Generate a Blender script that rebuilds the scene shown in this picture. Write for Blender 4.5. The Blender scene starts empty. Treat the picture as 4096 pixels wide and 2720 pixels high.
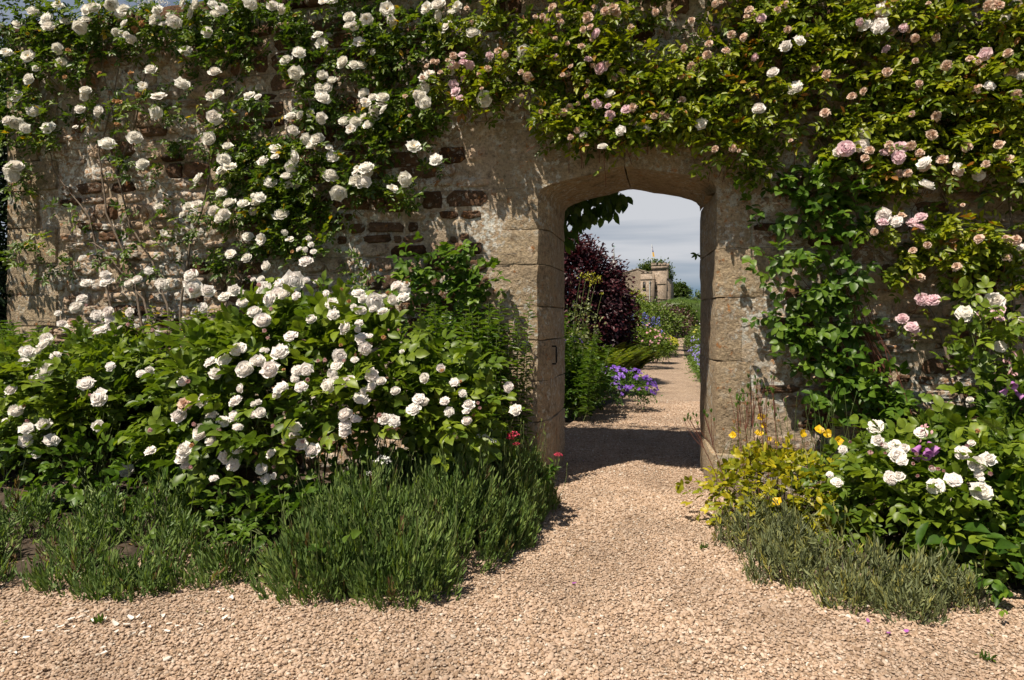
import bpy, bmesh, math, random
import numpy as np
from mathutils import Vector, Matrix, noise, Euler

random.seed(7)
rng = np.random.default_rng(11)
sc = bpy.context.scene

# ------------------------------------------------------------------ camera
D_CAM, H_CAM, YAW = 4.8, 1.17, math.radians(12.93)
cam_data = bpy.data.cameras.new('camera')
cam_data.sensor_width = 36.0
cam_data.lens = 24.0
cam_data.shift_y = -75.0 / 4096.0
cam_data.clip_start = 0.05
cam_data.clip_end = 2000.0
cam = bpy.data.objects.new('camera', cam_data)
sc.collection.objects.link(cam)
cam.location = (0, -D_CAM, H_CAM)
cam.rotation_euler = (math.radians(90), 0, YAW)
sc.camera = cam

# ------------------------------------------------------------------ sky and sun
SUN_TRAVEL = Vector((0.30, 0.48, -1.0)).normalized()
SUN_EL = math.asin(-SUN_TRAVEL.z)
SUN_ROT = math.atan2(-SUN_TRAVEL.x, -SUN_TRAVEL.y)
world = bpy.data.worlds.new('World')
sc.world = world
world.use_nodes = True
wn = world.node_tree
wn.nodes.clear()
w_out = wn.nodes.new('ShaderNodeOutputWorld')
w_bg = wn.nodes.new('ShaderNodeBackground')
w_bg.inputs['Strength'].default_value = 0.042
w_sky = wn.nodes.new('ShaderNodeTexSky')
w_sky.sky_type = 'NISHITA'
w_sky.sun_disc = False
w_sky.sun_elevation = SUN_EL
w_sky.sun_rotation = SUN_ROT
w_sky.air_density = 1.0
w_sky.dust_density = 0.35
w_sky.ozone_density = 2.0
w_tc = wn.nodes.new('ShaderNodeTexCoord')
w_map = wn.nodes.new('ShaderNodeMapping')
w_map.inputs['Scale'].default_value = (2.0, 2.0, 26.0)
w_map.inputs['Rotation'].default_value = (0.03, 0.02, 0.4)
w_noise = wn.nodes.new('ShaderNodeTexNoise')
w_noise.inputs['Scale'].default_value = 1.0
w_noise.inputs['Detail'].default_value = 5.0
w_noise.inputs['Roughness'].default_value = 0.5
w_ramp = wn.nodes.new('ShaderNodeValToRGB')
w_ramp.color_ramp.elements[0].position = 0.30
w_ramp.color_ramp.elements[0].color = (0.30, 0.30, 0.30, 1)
w_ramp.color_ramp.elements[1].position = 0.56
w_ramp.color_ramp.elements[1].color = (0.92, 0.92, 0.92, 1)
w_mix = wn.nodes.new('ShaderNodeMix')
w_mix.data_type = 'RGBA'
w_mix.inputs[7].default_value = (10.6, 10.8, 11.3, 1)     # high thin cloud
w_sep = wn.nodes.new('ShaderNodeSeparateXYZ')
w_low = wn.nodes.new('ShaderNodeMapRange')
w_low.inputs['From Min'].default_value = 0.045
w_low.inputs['From Max'].default_value = 0.065
w_mul = wn.nodes.new('ShaderNodeMath')
w_mul.operation = 'MULTIPLY'
L = wn.links.new
L(w_tc.outputs['Generated'], w_map.inputs['Vector'])
L(w_map.outputs['Vector'], w_noise.inputs['Vector'])
L(w_noise.outputs['Fac'], w_ramp.inputs['Fac'])
L(w_tc.outputs['Generated'], w_sep.inputs['Vector'])
L(w_sep.outputs['Z'], w_low.inputs['Value'])
w_high = wn.nodes.new('ShaderNodeMapRange')          # the thin cloud lies low, the sky overhead is clear
w_high.inputs['From Min'].default_value = 0.22
w_high.inputs['From Max'].default_value = 0.42
w_high.inputs['To Min'].default_value = 1.0
w_high.inputs['To Max'].default_value = 0.08
w_mul2 = wn.nodes.new('ShaderNodeMath')
w_mul2.operation = 'MULTIPLY'
L(w_sep.outputs['Z'], w_high.inputs['Value'])
L(w_ramp.outputs['Color'], w_mul.inputs[0])
L(w_low.outputs['Result'], w_mul.inputs[1])
L(w_mul.outputs['Value'], w_mul2.inputs[0])
L(w_high.outputs['Result'], w_mul2.inputs[1])
L(w_mul2.outputs['Value'], w_mix.inputs[0])
w_lift = wn.nodes.new('ShaderNodeVectorMath')
w_lift.operation = 'MULTIPLY_ADD'
w_lift.inputs[1].default_value = (1, 1, 0.75)
w_lift.inputs[2].default_value = (0, 0, 0.10)
L(w_tc.outputs['Generated'], w_lift.inputs[0])
L(w_lift.outputs[0], w_sky.inputs['Vector'])
L(w_sky.outputs['Color'], w_mix.inputs[6])
L(w_mix.outputs[2], w_bg.inputs['Color'])
L(w_bg.outputs['Background'], w_out.inputs['Surface'])

sun_data = bpy.data.lights.new('sun', 'SUN')
sun_data.energy = 5.0
sun_data.angle = math.radians(0.5)
sun_data.color = (1.0, 0.90, 0.75)
sun = bpy.data.objects.new('sun', sun_data)
sc.collection.objects.link(sun)
sun.rotation_euler = SUN_TRAVEL.to_track_quat('-Z', 'Y').to_euler()
sun.location = (-4, -6, 12)

sc.view_settings.view_transform = 'Standard'
sc.view_settings.look = 'None'
sc.view_settings.exposure = 0.55
sc.view_settings.gamma = 1.0
sc.view_settings.use_curve_mapping = False
sc.render.engine = 'CYCLES'
sc.cycles.max_bounces = 6
sc.cycles.diffuse_bounces = 3
sc.cycles.glossy_bounces = 2
sc.cycles.transmission_bounces = 4
sc.cycles.transparent_max_bounces = 4
sc.cycles.caustics_reflective = False
sc.cycles.caustics_refractive = False
sc.cycles.use_adaptive_sampling = True
sc.cycles.adaptive_threshold = 0.02
sc.cycles.use_denoising = True
sc.cycles.denoiser = 'OPENIMAGEDENOISE'
sc.cycles.sample_clamp_indirect = 4.0

# ------------------------------------------------------------------ places
# a point of the photograph (2361 px wide) on a plane of given depth, or on the ground
FV, CXV, HZV = 1573.6, 1180.5, 740.7
SA, CA = math.sin(YAW), math.cos(YAW)
def at(x, y, Y=0.0):
    u = (x - CXV) / FV
    t = (D_CAM + Y) / (CA + u * SA)
    return Vector((t * (-SA + u * CA), Y, H_CAM + t * (HZV - y) / FV))
def ground(x, y, z=0.0):
    u = (x - CXV) / FV
    t = (H_CAM - z) * FV / (y - HZV)
    return Vector((t * (-SA + u * CA), t * (CA + u * SA) - D_CAM, z))
def view_of(P):
    P = np.asarray(P, float)
    X, Y, Z = P[..., 0], P[..., 1] + D_CAM, P[..., 2] - H_CAM
    f = -SA * X + CA * Y
    r = CA * X + SA * Y
    return CXV + FV * r / f, HZV - FV * Z / f
def at_np(x, y, Y):
    u = (x - CXV) / FV
    t = (D_CAM + Y) / (CA + u * SA)
    return np.stack([t * (-SA + u * CA), Y, H_CAM + t * (HZV - y) / FV], -1)
def ray_ellipsoid(x, y, c, r):
    u = (x - CXV) / FV; w = (HZV - y) / FV
    d = np.array([-SA + u * CA, CA + u * SA, w]); o = np.array([0, -D_CAM, H_CAM])
    r = np.array(r, float); c = np.array(c, float)
    dd, oo = d / r, (o - c) / r
    a, b, cc = dd @ dd, 2 * dd @ oo, oo @ oo - 1
    q = b * b - 4 * a * cc
    t = (-b - math.sqrt(q)) / (2 * a) if q > 0 else (c[1] + D_CAM) / (CA + u * SA)
    return Vector(o + d * t)

# ------------------------------------------------------------------ objects
COL = sc.collection
def tag(o, label=None, cat=None, group=None, kind=None):
    if label: o['label'] = label
    if cat: o['category'] = cat
    if group: o['group'] = group
    if kind: o['kind'] = kind
    return o
def empty(name, loc, label, cat, group=None, kind=None):
    o = bpy.data.objects.new(name, None)
    o.empty_display_size = 0.1
    o.location = loc
    COL.objects.link(o)
    return tag(o, label, cat, group, kind)
def link(name, me, parent=None, mat=None, M=None, keep=True):
    """M: world matrix of the object"""
    o = bpy.data.objects.new(name, me)
    COL.objects.link(o)
    if mat is not None and not me.materials:
        me.materials.append(mat)
    if M is None: M = Matrix.Identity(4)
    if parent is not None:
        o.parent = parent
        W = Matrix.Identity(4); p = parent
        chain = []
        while p is not None:
            chain.append(p.matrix_basis.copy()); p = p.parent
        for m in reversed(chain): W = W @ m
        o.matrix_basis = W.inverted() @ M
    else:
        o.matrix_basis = M
    return o
def mesh_np(name, V, F, smooth=False, tint=None):
    """V (n,3); F list of integer arrays (m,k)"""
    me = bpy.data.meshes.new(name)
    V = np.ascontiguousarray(V, np.float32)
    me.vertices.add(len(V)); me.vertices.foreach_set('co', V.ravel())
    if isinstance(F, np.ndarray): F = [F]
    F = [f for f in F if len(f)]
    idx = np.concatenate([f.ravel() for f in F]).astype(np.int32)
    tot = np.concatenate([np.full(len(f), f.shape[1], np.int32) for f in F])
    st = np.concatenate([[0], np.cumsum(tot)[:-1]]).astype(np.int32)
    me.loops.add(len(idx)); me.loops.foreach_set('vertex_index', idx)
    me.polygons.add(len(tot)); me.polygons.foreach_set('loop_start', st); me.polygons.foreach_set('loop_total', tot)
    if smooth: me.polygons.foreach_set('use_smooth', np.ones(len(tot), bool))
    me.update(calc_edges=True)
    if tint is not None:
        a = me.attributes.new('tint', 'FLOAT', 'POINT')
        a.data.foreach_set('value', np.ascontiguousarray(tint, np.float32))
    return me
def unit(a):
    a = np.asarray(a, float)
    return a / np.maximum(np.linalg.norm(a, axis=-1, keepdims=True), 1e-9)

class Tubes:
    def __init__(self): self.V = []; self.F = []; self.n = 0; self.T = []
    def add(self, pts, r0, r1=None, sides=5, tint=0.5):
        pts = np.asarray([tuple(p) for p in pts], float); n = len(pts)
        r1 = r0 if r1 is None else r1
        d = np.gradient(pts, axis=0); d = unit(d)
        ref = np.where(np.abs(d[:, 2:3]) > 0.9, [[1., 0, 0]], [[0, 0, 1.]])
        s = unit(np.cross(d, ref)); b = np.cross(d, s)
        rad = np.linspace(r0, r1, n)[:, None, None]
        ang = np.linspace(0, 2 * math.pi, sides, endpoint=False)
        ring = pts[:, None, :] + rad * (np.cos(ang)[None, :, None] * s[:, None, :] + np.sin(ang)[None, :, None] * b[:, None, :])
        self.V.append(ring.reshape(-1, 3))
        i = np.arange(n - 1)[:, None] * sides; j = np.arange(sides)[None, :]; k = (j + 1) % sides
        f = np.stack([i + j, i + k, i + sides + k, i + sides + j], -1).reshape(-1, 4) + self.n
        self.F.append(f); self.T.append(np.full(n * sides, tint)); self.n += n * sides
    def mesh(self, name):
        return mesh_np(name, np.concatenate(self.V), np.concatenate(self.F), True, np.concatenate(self.T))
def curve_pts(a, b, sag=(0, 0, 0), n=8, wob=0.0):
    a, b, sag = Vector(a), Vector(b), Vector(sag)
    out = []
    for i in range(n):
        t = i / (n - 1)
        p = a.lerp(b, t) + sag * (4 * t * (1 - t))
        if wob and 0 < i < n - 1:
            p += Vector((random.gauss(0, wob), random.gauss(0, wob), random.gauss(0, wob)))
        out.append(p)
    return out

# ------------------------------------------------------------------ materials
def node(nt, t, **kw):
    n = nt.nodes.new(t)
    for k, v in kw.items():
        if k in n.inputs: n.inputs[k].default_value = v
        else: setattr(n, k, v)
    return n
def ramp(nt, stops, fac=None, interp='LINEAR'):
    r = nt.nodes.new('ShaderNodeValToRGB')
    r.color_ramp.interpolation = interp
    e = r.color_ramp.elements
    while len(e) < len(stops): e.new(0.5)
    for k, (p, c) in enumerate(stops):
        e[k].position = p
        e[k].color = (c, c, c, 1) if isinstance(c, (int, float)) else tuple(c) + (1,)
    if fac is not None: nt.links.new(fac, r.inputs['Fac'])
    return r.outputs['Color']
def mix(nt, fac, a, b, mode='MIX'):
    m = nt.nodes.new('ShaderNodeMix'); m.data_type = 'RGBA'; m.blend_type = mode
    for s, v in ((m.inputs[0], fac), (m.inputs[6], a), (m.inputs[7], b)):
        if isinstance(v, bpy.types.NodeSocket): nt.links.new(v, s)
        elif isinstance(v, (int, float)): s.default_value = v
        else: s.default_value = tuple(v) + (1,)
    return m.outputs[2]
def new_mat(name):
    m = bpy.data.materials.new(name); m.use_nodes = True
    nt = m.node_tree; nt.nodes.clear()
    return m, nt, nt.nodes.new('ShaderNodeOutputMaterial')
MATS = {}
def leaf_mat(name, stops, transl=0.35, rough=0.42, spec=0.35, glow=(1.25, 1.3, 0.5)):
    m, nt, out = new_mat(name)
    a = node(nt, 'ShaderNodeAttribute', attribute_name='tint')
    c = ramp(nt, stops, a.outputs['Fac'])
    g = nt.nodes.new('ShaderNodeNewGeometry')
    nz = node(nt, 'ShaderNodeTexNoise', Scale=38.0, Detail=2.0)
    nt.links.new(g.outputs['Position'], nz.inputs['Vector'])
    v = ramp(nt, [(0.3, 0.72), (0.7, 1.2)], nz.outputs['Fac'])
    c = mix(nt, 1.0, c, v, 'MULTIPLY')
    p = node(nt, 'ShaderNodeBsdfPrincipled', Roughness=rough)
    p.inputs['Specular IOR Level'].default_value = spec
    nt.links.new(c, p.inputs['Base Color'])
    t = nt.nodes.new('ShaderNodeBsdfTranslucent')
    nt.links.new(mix(nt, 1.0, c, glow, 'MULTIPLY'), t.inputs['Color'])
    s = node(nt, 'ShaderNodeMixShader', Fac=transl)
    nt.links.new(p.outputs[0], s.inputs[1]); nt.links.new(t.outputs[0], s.inputs[2])
    nt.links.new(s.outputs[0], out.inputs['Surface'])
    MATS[name] = m
    return m
def petal_mat(name, stops, transl=0.32):
    m, nt, out = new_mat(name)
    a = node(nt, 'ShaderNodeAttribute', attribute_name='tint')
    c = ramp(nt, stops, a.outputs['Fac'])
    oi = nt.nodes.new('ShaderNodeObjectInfo')
    c = mix(nt, 1.0, c, ramp(nt, [(0.0, (0.96, 0.94, 0.90)), (0.5, (1, 0.99, 0.97)), (1.0, (1, 0.96, 0.95))], oi.outputs['Random']), 'MULTIPLY')
    p = node(nt, 'ShaderNodeBsdfPrincipled', Roughness=0.6)
    p.inputs['Specular IOR Level'].default_value = 0.2
    nt.links.new(c, p.inputs['Base Color'])
    t = nt.nodes.new('ShaderNodeBsdfTranslucent'); nt.links.new(c, t.inputs['Color'])
    s = node(nt, 'ShaderNodeMixShader', Fac=transl)
    nt.links.new(p.outputs[0], s.inputs[1]); nt.links.new(t.outputs[0], s.inputs[2])
    nt.links.new(s.outputs[0], out.inputs['Surface'])
    return m
def plain_mat(name, c, rough=0.7, var=0.25, scale=30.0, metal=0.0, spec=0.3, bump=0.0):
    m, nt, out = new_mat(name)
    g = nt.nodes.new('ShaderNodeNewGeometry')
    nz = node(nt, 'ShaderNodeTexNoise', Scale=scale, Detail=4.0)
    nt.links.new(g.outputs['Position'], nz.inputs['Vector'])
    col = mix(nt, 1.0, c, ramp(nt, [(0.3, 1 - var), (0.7, 1 + var)], nz.outputs['Fac']), 'MULTIPLY')
    p = node(nt, 'ShaderNodeBsdfPrincipled', Roughness=rough, Metallic=metal)
    p.inputs['Specular IOR Level'].default_value = spec
    nt.links.new(col, p.inputs['Base Color'])
    if bump:
        b = node(nt, 'ShaderNodeBump', Strength=0.6, Distance=bump)
        nt.links.new(nz.outputs['Fac'], b.inputs['Height']); nt.links.new(b.outputs[0], p.inputs['Normal'])
    nt.links.new(p.outputs[0], out.inputs['Surface'])
    return m
def stone_mat(name, base, alt, dark, lichen=0.3, orange=0.2, vary=0.35, moss=(0.42, 0.43, 0.40), rough_scale=1.0):
    m, nt, out = new_mat(name)
    g = nt.nodes.new('ShaderNodeNewGeometry'); pos = g.outputs['Position']
    oi = nt.nodes.new('ShaderNodeObjectInfo')
    at_ = node(nt, 'ShaderNodeAttribute', attribute_name='tint')
    def nz(scale, detail=5.0, rough=0.6, w=0.0):
        n = node(nt, 'ShaderNodeTexNoise', Scale=scale * rough_scale, Detail=detail, Roughness=rough)
        mp = node(nt, 'ShaderNodeMapping'); mp.inputs['Location'].default_value = (w, w * 1.7, -w)
        nt.links.new(pos, mp.inputs['Vector']); nt.links.new(mp.outputs[0], n.inputs['Vector'])
        return n.outputs['Fac']
    c = mix(nt, ramp(nt, [(0.35, 0.0), (0.65, 1.0)], nz(5.0)), base, alt)
    c = mix(nt, ramp(nt, [(0.52, 0.0), (0.72, 0.85)], nz(13.0, 6.0, 0.65, 3.1)), c, dark)
    ad = node(nt, 'ShaderNodeMath', operation='ADD')
    nt.links.new(oi.outputs['Random'], ad.inputs[0]); nt.links.new(at_.outputs['Fac'], ad.inputs[1])
    fr = node(nt, 'ShaderNodeMath', operation='FRACT'); nt.links.new(ad.outputs[0], fr.inputs[0])
    c = mix(nt, 1.0, c, ramp(nt, [(0.0, (1 - vary, 1 - vary * 1.15, 1 - vary * 1.25)), (0.5, (1, 1, 1)), (1.0, (1 + vary * .6, 1 + vary * .5, 1 + vary * .4))], fr.outputs[0]), 'MULTIPLY')
    if orange:
        c = mix(nt, ramp(nt, [(0.66 - orange * .2, 0.0), (0.74 - orange * .2, 0.85)], nz(19.0, 5.0, 0.6, 7.7)), c, (0.36, 0.15, 0.045))
    if lichen:
        l1 = ramp(nt, [(0.68 - lichen * .25, 0.0), (0.73 - lichen * .25, 0.9)], nz(24.0, 7.0, 0.68, 12.4))
        l2 = ramp(nt, [(0.4, 0.0), (0.58, 1.0)], nz(2.6, 3.0, 0.5, 21.0))
        c = mix(nt, mix(nt, 1.0, l1, l2, 'MULTIPLY'), c, moss)
    fine = nz(48.0, 6.0, 0.78, 2.0)
    c = mix(nt, 1.0, c, ramp(nt, [(0.30, 0.32), (0.46, 0.95), (0.72, 1.5)], fine), 'MULTIPLY')
    p = node(nt, 'ShaderNodeBsdfPrincipled', Roughness=0.92)
    p.inputs['Specular IOR Level'].default_value = 0.12
    nt.links.new(c, p.inputs['Base Color'])
    b1 = node(nt, 'ShaderNodeBump', Strength=1.0, Distance=0.035); nt.links.new(nz(21.0, 7.0, 0.68, 5.0), b1.inputs['Height'])
    b2 = node(nt, 'ShaderNodeBump', Strength=0.9, Distance=0.009); nt.links.new(fine, b2.inputs['Height'])
    nt.links.new(b1.outputs[0], b2.inputs['Normal']); nt.links.new(b2.outputs[0], p.inputs['Normal'])
    nt.links.new(p.outputs[0], out.inputs['Surface'])
    return m

# foliage
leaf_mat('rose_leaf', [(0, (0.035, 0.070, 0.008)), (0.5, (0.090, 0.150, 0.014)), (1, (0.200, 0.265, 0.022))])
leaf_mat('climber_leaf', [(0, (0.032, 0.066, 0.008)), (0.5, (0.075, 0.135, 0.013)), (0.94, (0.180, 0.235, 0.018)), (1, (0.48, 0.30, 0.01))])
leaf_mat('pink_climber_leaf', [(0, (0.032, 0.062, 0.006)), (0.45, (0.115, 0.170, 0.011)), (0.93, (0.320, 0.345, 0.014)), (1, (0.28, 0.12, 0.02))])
leaf_mat('clematis_leaf', [(0, (0.032, 0.080, 0.010)), (0.5, (0.075, 0.150, 0.016)), (1, (0.150, 0.235, 0.022))])
leaf_mat('lavender_leaf', [(0, (0.075, 0.130, 0.040)), (0.5, (0.150, 0.235, 0.068)), (0.93, (0.300, 0.385, 0.110)), (1, (0.20, 0.13, 0.07))], transl=0.4)
leaf_mat('grey_lavender_leaf', [(0, (0.14, 0.11, 0.09)), (0.25, (0.14, 0.165, 0.085)), (0.6, (0.24, 0.27, 0.125)), (1, (0.42, 0.38, 0.09))], transl=0.35)
leaf_mat('stalk_leaf', [(0, (0.030, 0.070, 0.010)), (0.5, (0.070, 0.135, 0.016)), (1, (0.145, 0.215, 0.025))])
leaf_mat('lime_leaf', [(0, (0.070, 0.115, 0.008)), (0.5, (0.230, 0.250, 0.012)), (1, (0.52, 0.42, 0.02))])
leaf_mat('fern_leaf', [(0, (0.040, 0.085, 0.006)), (0.5, (0.100, 0.155, 0.010)), (1, (0.220, 0.250, 0.015))])
leaf_mat('smoke_leaf', [(0, (0.010, 0.003, 0.005)), (0.5, (0.028, 0.007, 0.011)), (1, (0.075, 0.016, 0.020))], transl=0.2, glow=(1.3, .7, .8))
leaf_mat('brown_leaf', [(0, (0.040, 0.022, 0.018)), (0.5, (0.085, 0.046, 0.034)), (1, (0.14, 0.075, 0.055))], transl=0.2, glow=(1, .8, .7))
leaf_mat('yew_leaf', [(0, (0.006, 0.016, 0.004)), (0.5, (0.014, 0.032, 0.008)), (1, (0.035, 0.065, 0.014))], transl=0.15)
leaf_mat('hedge_leaf', [(0, (0.030, 0.058, 0.008)), (0.5, (0.070, 0.115, 0.012)), (1, (0.130, 0.180, 0.018))], transl=0.2)
leaf_mat('tree_leaf', [(0, (0.020, 0.040, 0.010)), (0.5, (0.045, 0.080, 0.014)), (1, (0.100, 0.140, 0.022))], transl=0.25)
leaf_mat('yellow_flower', [(0, (0.30, 0.30, 0.02)), (1, (0.55, 0.52, 0.05))], transl=0.25, glow=(1, 1, .7))
leaf_mat('purple_flower', [(0, (0.13, 0.05, 0.36)), (1, (0.30, 0.14, 0.62))], transl=0.25, glow=(1, .9, 1))
leaf_mat('blue_flower', [(0, (0.10, 0.10, 0.42)), (1, (0.24, 0.25, 0.62))], transl=0.2, glow=(1, 1, 1))
leaf_mat('violet_flower', [(0, (0.15, 0.12, 0.38)), (1, (0.30, 0.25, 0.52))], transl=0.2, glow=(1, 1, 1))
leaf_mat('white_flower', [(0, (0.62, 0.62, 0.58)), (1, (0.80, 0.80, 0.76))], transl=0.2, glow=(1, 1, 1))
leaf_mat('red_flower', [(0, (0.45, 0.02, 0.06)), (1, (0.75, 0.05, 0.13))], transl=0.2, glow=(1, 1, 1))
leaf_mat('pink_flower', [(0, (0.60, 0.25, 0.30)), (1, (0.80, 0.50, 0.52))], transl=0.2, glow=(1, 1, 1))
leaf_mat('foxglove_flower', [(0, (0.42, 0.13, 0.45)), (1, (0.62, 0.30, 0.62))], transl=0.3, glow=(1, 1, 1))
leaf_mat('poppy_petal', [(0, (0.80, 0.48, 0.01)), (1, (0.88, 0.64, 0.03))], transl=0.35, glow=(1, 1, 1))
M_white = petal_mat('white_petal', [(0, (0.91, 0.895, 0.85)), (0.7, (0.89, 0.85, 0.76)), (1, (0.66, 0.46, 0.18))])
M_blush = petal_mat('blush_petal', [(0, (0.91, 0.89, 0.86)), (0.6, (0.89, 0.84, 0.81)), (1, (0.82, 0.68, 0.60))])
M_pink = petal_mat('pink_petal', [(0, (0.80, 0.62, 0.66)), (0.6, (0.76, 0.50, 0.58)), (1, (0.70, 0.40, 0.48))])
M_fade = petal_mat('faded_petal', [(0, (0.80, 0.64, 0.53)), (0.6, (0.70, 0.50, 0.38)), (1, (0.50, 0.31, 0.18))])
M_brown = petal_mat('withered_petal', [(0, (0.48, 0.27, 0.12)), (1, (0.30, 0.14, 0.05))])
M_bud = petal_mat('bud_petal', [(0, (0.76, 0.62, 0.60)), (1, (0.70, 0.40, 0.42))])
M_stem = plain_mat('green_stem', (0.10, 0.13, 0.04), 0.6)
M_cane = plain_mat('woody_cane', (0.15, 0.115, 0.085), 0.85, 0.4, 60, bump=0.003)
M_redstem = plain_mat('reddish_stem', (0.16, 0.06, 0.04), 0.7)
M_soil = plain_mat('dark_soil', (0.055, 0.040, 0.028), 0.95, 0.5, 25, bump=0.03)
M_wire = plain_mat('galvanised_wire', (0.12, 0.11, 0.10), 0.5, 0.1, metal=0.6)
M_iron = plain_mat('black_iron', (0.012, 0.011, 0.010), 0.55, 0.4, metal=0.4)
M_mortar = stone_mat('lime_mortar', (0.47, 0.365, 0.255), (0.35, 0.275, 0.20), (0.14, 0.105, 0.078), lichen=0.78, orange=0.16, vary=0.0, moss=(0.60, 0.60, 0.56))
M_iron_stone = stone_mat('ironstone', (0.17, 0.095, 0.055), (0.115, 0.072, 0.048), (0.052, 0.038, 0.029), lichen=0.42, orange=0.25, vary=0.5, moss=(0.40, 0.37, 0.32))
M_pale_stone = stone_mat('weathered_rubble', (0.50, 0.38, 0.275), (0.38, 0.275, 0.195), (0.10, 0.072, 0.052), lichen=0.78, orange=0.40, vary=0.35, moss=(0.62, 0.61, 0.57))
M_ashlar = stone_mat('ashlar_limestone', (0.42, 0.325, 0.215), (0.31, 0.245, 0.17), (0.14, 0.105, 0.072), lichen=0.60, orange=0.26, vary=0.12, moss=(0.48, 0.47, 0.42))
M_castle = stone_mat('castle_limestone', (0.30, 0.235, 0.18), (0.23, 0.18, 0.14), (0.10, 0.08, 0.065), lichen=0.5, orange=0, vary=0.12, moss=(.36, .30, .25), rough_scale=0.12)

# ------------------------------------------------------------------ leaves
SMALL_T = np.array([[0, 0, 0], [-.42, .30, .10], [-.40, .66, .05], [0, 1, -.16], [.40, .66, .05], [.42, .30, .10]])
SMALL_F = np.array([[0, 3, 2, 1], [0, 5, 4, 3]])
BIG_T = np.array([[0, 0, 0], [-.38, .22, .07], [0, .24, -.01], [.38, .22, .07], [-.50, .50, .08], [0, .50, -.03], [.50, .50, .08],
                  [-.36, .78, .02], [0, .78, -.09], [.36, .78, .02], [0, 1.02, -.20]])
BIG_Q = np.array([[1, 2, 5, 4], [2, 3, 6, 5], [4, 5, 8, 7], [5, 6, 9, 8]])
BIG_TRI = np.array([[0, 2, 1], [0, 3, 2], [7, 8, 10], [8, 9, 10]])
def frames(Dv, Nv):
    Dv = unit(Dv); Nv = Nv - (Nv * Dv).sum(-1, keepdims=True) * Dv; Nv = unit(Nv)
    return np.cross(Dv, Nv), Dv, Nv
class Leaves:
    def __init__(self): self.A = []
    def add(self, P, Dv, Nv, Ln, Wd, tint):
        n = len(P)
        f = lambda a: np.broadcast_to(np.asarray(a, float), (n,)).copy()
        self.A.append((np.asarray(P, float), unit(Dv), np.asarray(Nv, float), f(Ln), f(Wd), f(tint)))
    def compound(self, P, R, Nv, size, tint, leaflets=5, wr=0.62):
        """pinnate leaves: P base, R rachis direction, Nv normal, size = leaflet length"""
        S, R, Nv = frames(R, Nv); n = len(P); size = np.broadcast_to(size, (n,)); tint = np.broadcast_to(tint, (n,))
        spec = [(1.5, 0.0, 1.0)]
        if leaflets >= 3: spec += [(1.25, 1, .9), (1.25, -1, .9)]
        if leaflets >= 5: spec += [(.65, 1, .75), (.65, -1, .75)]
        if leaflets >= 7: spec += [(.2, 1, .6), (.2, -1, .6)]
        for al, sd, sz in spec:
            p = P + R * (al * size)[:, None] - Nv * (0.10 * al * al * size)[:, None]
            d = R * (0.55 if sd else 1.0) + S * sd * 0.9 + rng.normal(0, .16, (n, 3))
            self.add(p, d, Nv + rng.normal(0, .28, (n, 3)), size * sz * rng.uniform(.85, 1.15, n), size * sz * wr * rng.uniform(.85, 1.1, n),
                     np.clip(tint + rng.normal(0, .07, n), 0, 1))
    def cat(self): return [np.concatenate([a[k] for a in self.A]) for k in range(6)]
    def mesh(self, name, big=False, sel=None):
        P, Dv, Nv, Ln, Wd, T = self.cat()
        if sel is not None: P, Dv, Nv, Ln, Wd, T = P[sel], Dv[sel], Nv[sel], Ln[sel], Wd[sel], T[sel]
        S, Dv, Nv = frames(Dv, Nv)
        t = BIG_T if big else SMALL_T; k = len(t)
        V = (P[:, None] + S[:, None] * (t[None, :, 0:1] * Wd[:, None, None]) + Dv[:, None] * (t[None, :, 1:2] * Ln[:, None, None])
             + Nv[:, None] * (t[None, :, 2:3] * Ln[:, None, None])).reshape(-1, 3)
        off = (np.arange(len(P)) * k)[:, None, None]
        if big: F = [(BIG_Q[None] + off).reshape(-1, 4), (BIG_TRI[None] + off).reshape(-1, 3)]
        else: F = [(SMALL_F[None] + off).reshape(-1, 4)]
        return mesh_np(name, V, F, big, np.repeat(T, k))
    def build(self, parent, matname, big=False, singles=0, name='foliage', score=None, leaf_name='leaf'):
        """the leaves that show largest become objects of their own, the rest one part of kind stuff"""
        P, Dv, Nv, Ln, Wd, T = self.cat()
        n = len(P); pick = np.zeros(n, bool)
        if singles:
            S, D2, N2 = frames(Dv, Nv)
            mid = P + D2 * Ln[:, None] * .5
            to = np.array([0, -D_CAM, H_CAM]) - mid; dist = np.linalg.norm(to, axis=1); to /= dist[:, None]
            sz = Ln / dist * (0.25 + np.abs((N2 * to).sum(1)))
            front = score(mid) if score else -mid[:, 1]
            x, y = view_of(mid)
            ok = (x > 5) & (x < 2355) & (y > 5) & (y < 1560)
            fr = np.argsort(np.argsort(front)) / n
            val = np.where(ok, sz / np.maximum(sz.max(), 1e-9) + 1.6 * fr, -1)
            pick[np.argsort(-val)[:singles]] = True
            ids = np.where(pick)[0]
            for i in ids:
                b = int(np.clip(round(T[i] * 6), 0, 6))
                key = (matname, big, b)
                if key not in LEAF_MESH:
                    t = BIG_T if big else SMALL_T
                    F = [BIG_Q, BIG_TRI] if big else [SMALL_F]
                    me = mesh_np('leaf', t, F, big, np.full(len(t), b / 6.0)); me.materials.append(MATS[matname]); LEAF_MESH[key] = me
                s, d, nn = S[i], D2[i], N2[i]
                M = Matrix(((s[0] * Wd[i], d[0] * Ln[i], nn[0] * Ln[i], P[i, 0]), (s[1] * Wd[i], d[1] * Ln[i], nn[1] * Ln[i], P[i, 1]),
                            (s[2] * Wd[i], d[2] * Ln[i], nn[2] * Ln[i], P[i, 2]), (0, 0, 0, 1)))
                link(leaf_name, LEAF_MESH[key], parent, None, M)
        if (~pick).any():
            o = link(name, self.mesh(name, big, ~pick), parent, MATS[matname])
            o['kind'] = 'stuff'
            return o
LEAF_MESH = {}
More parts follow.
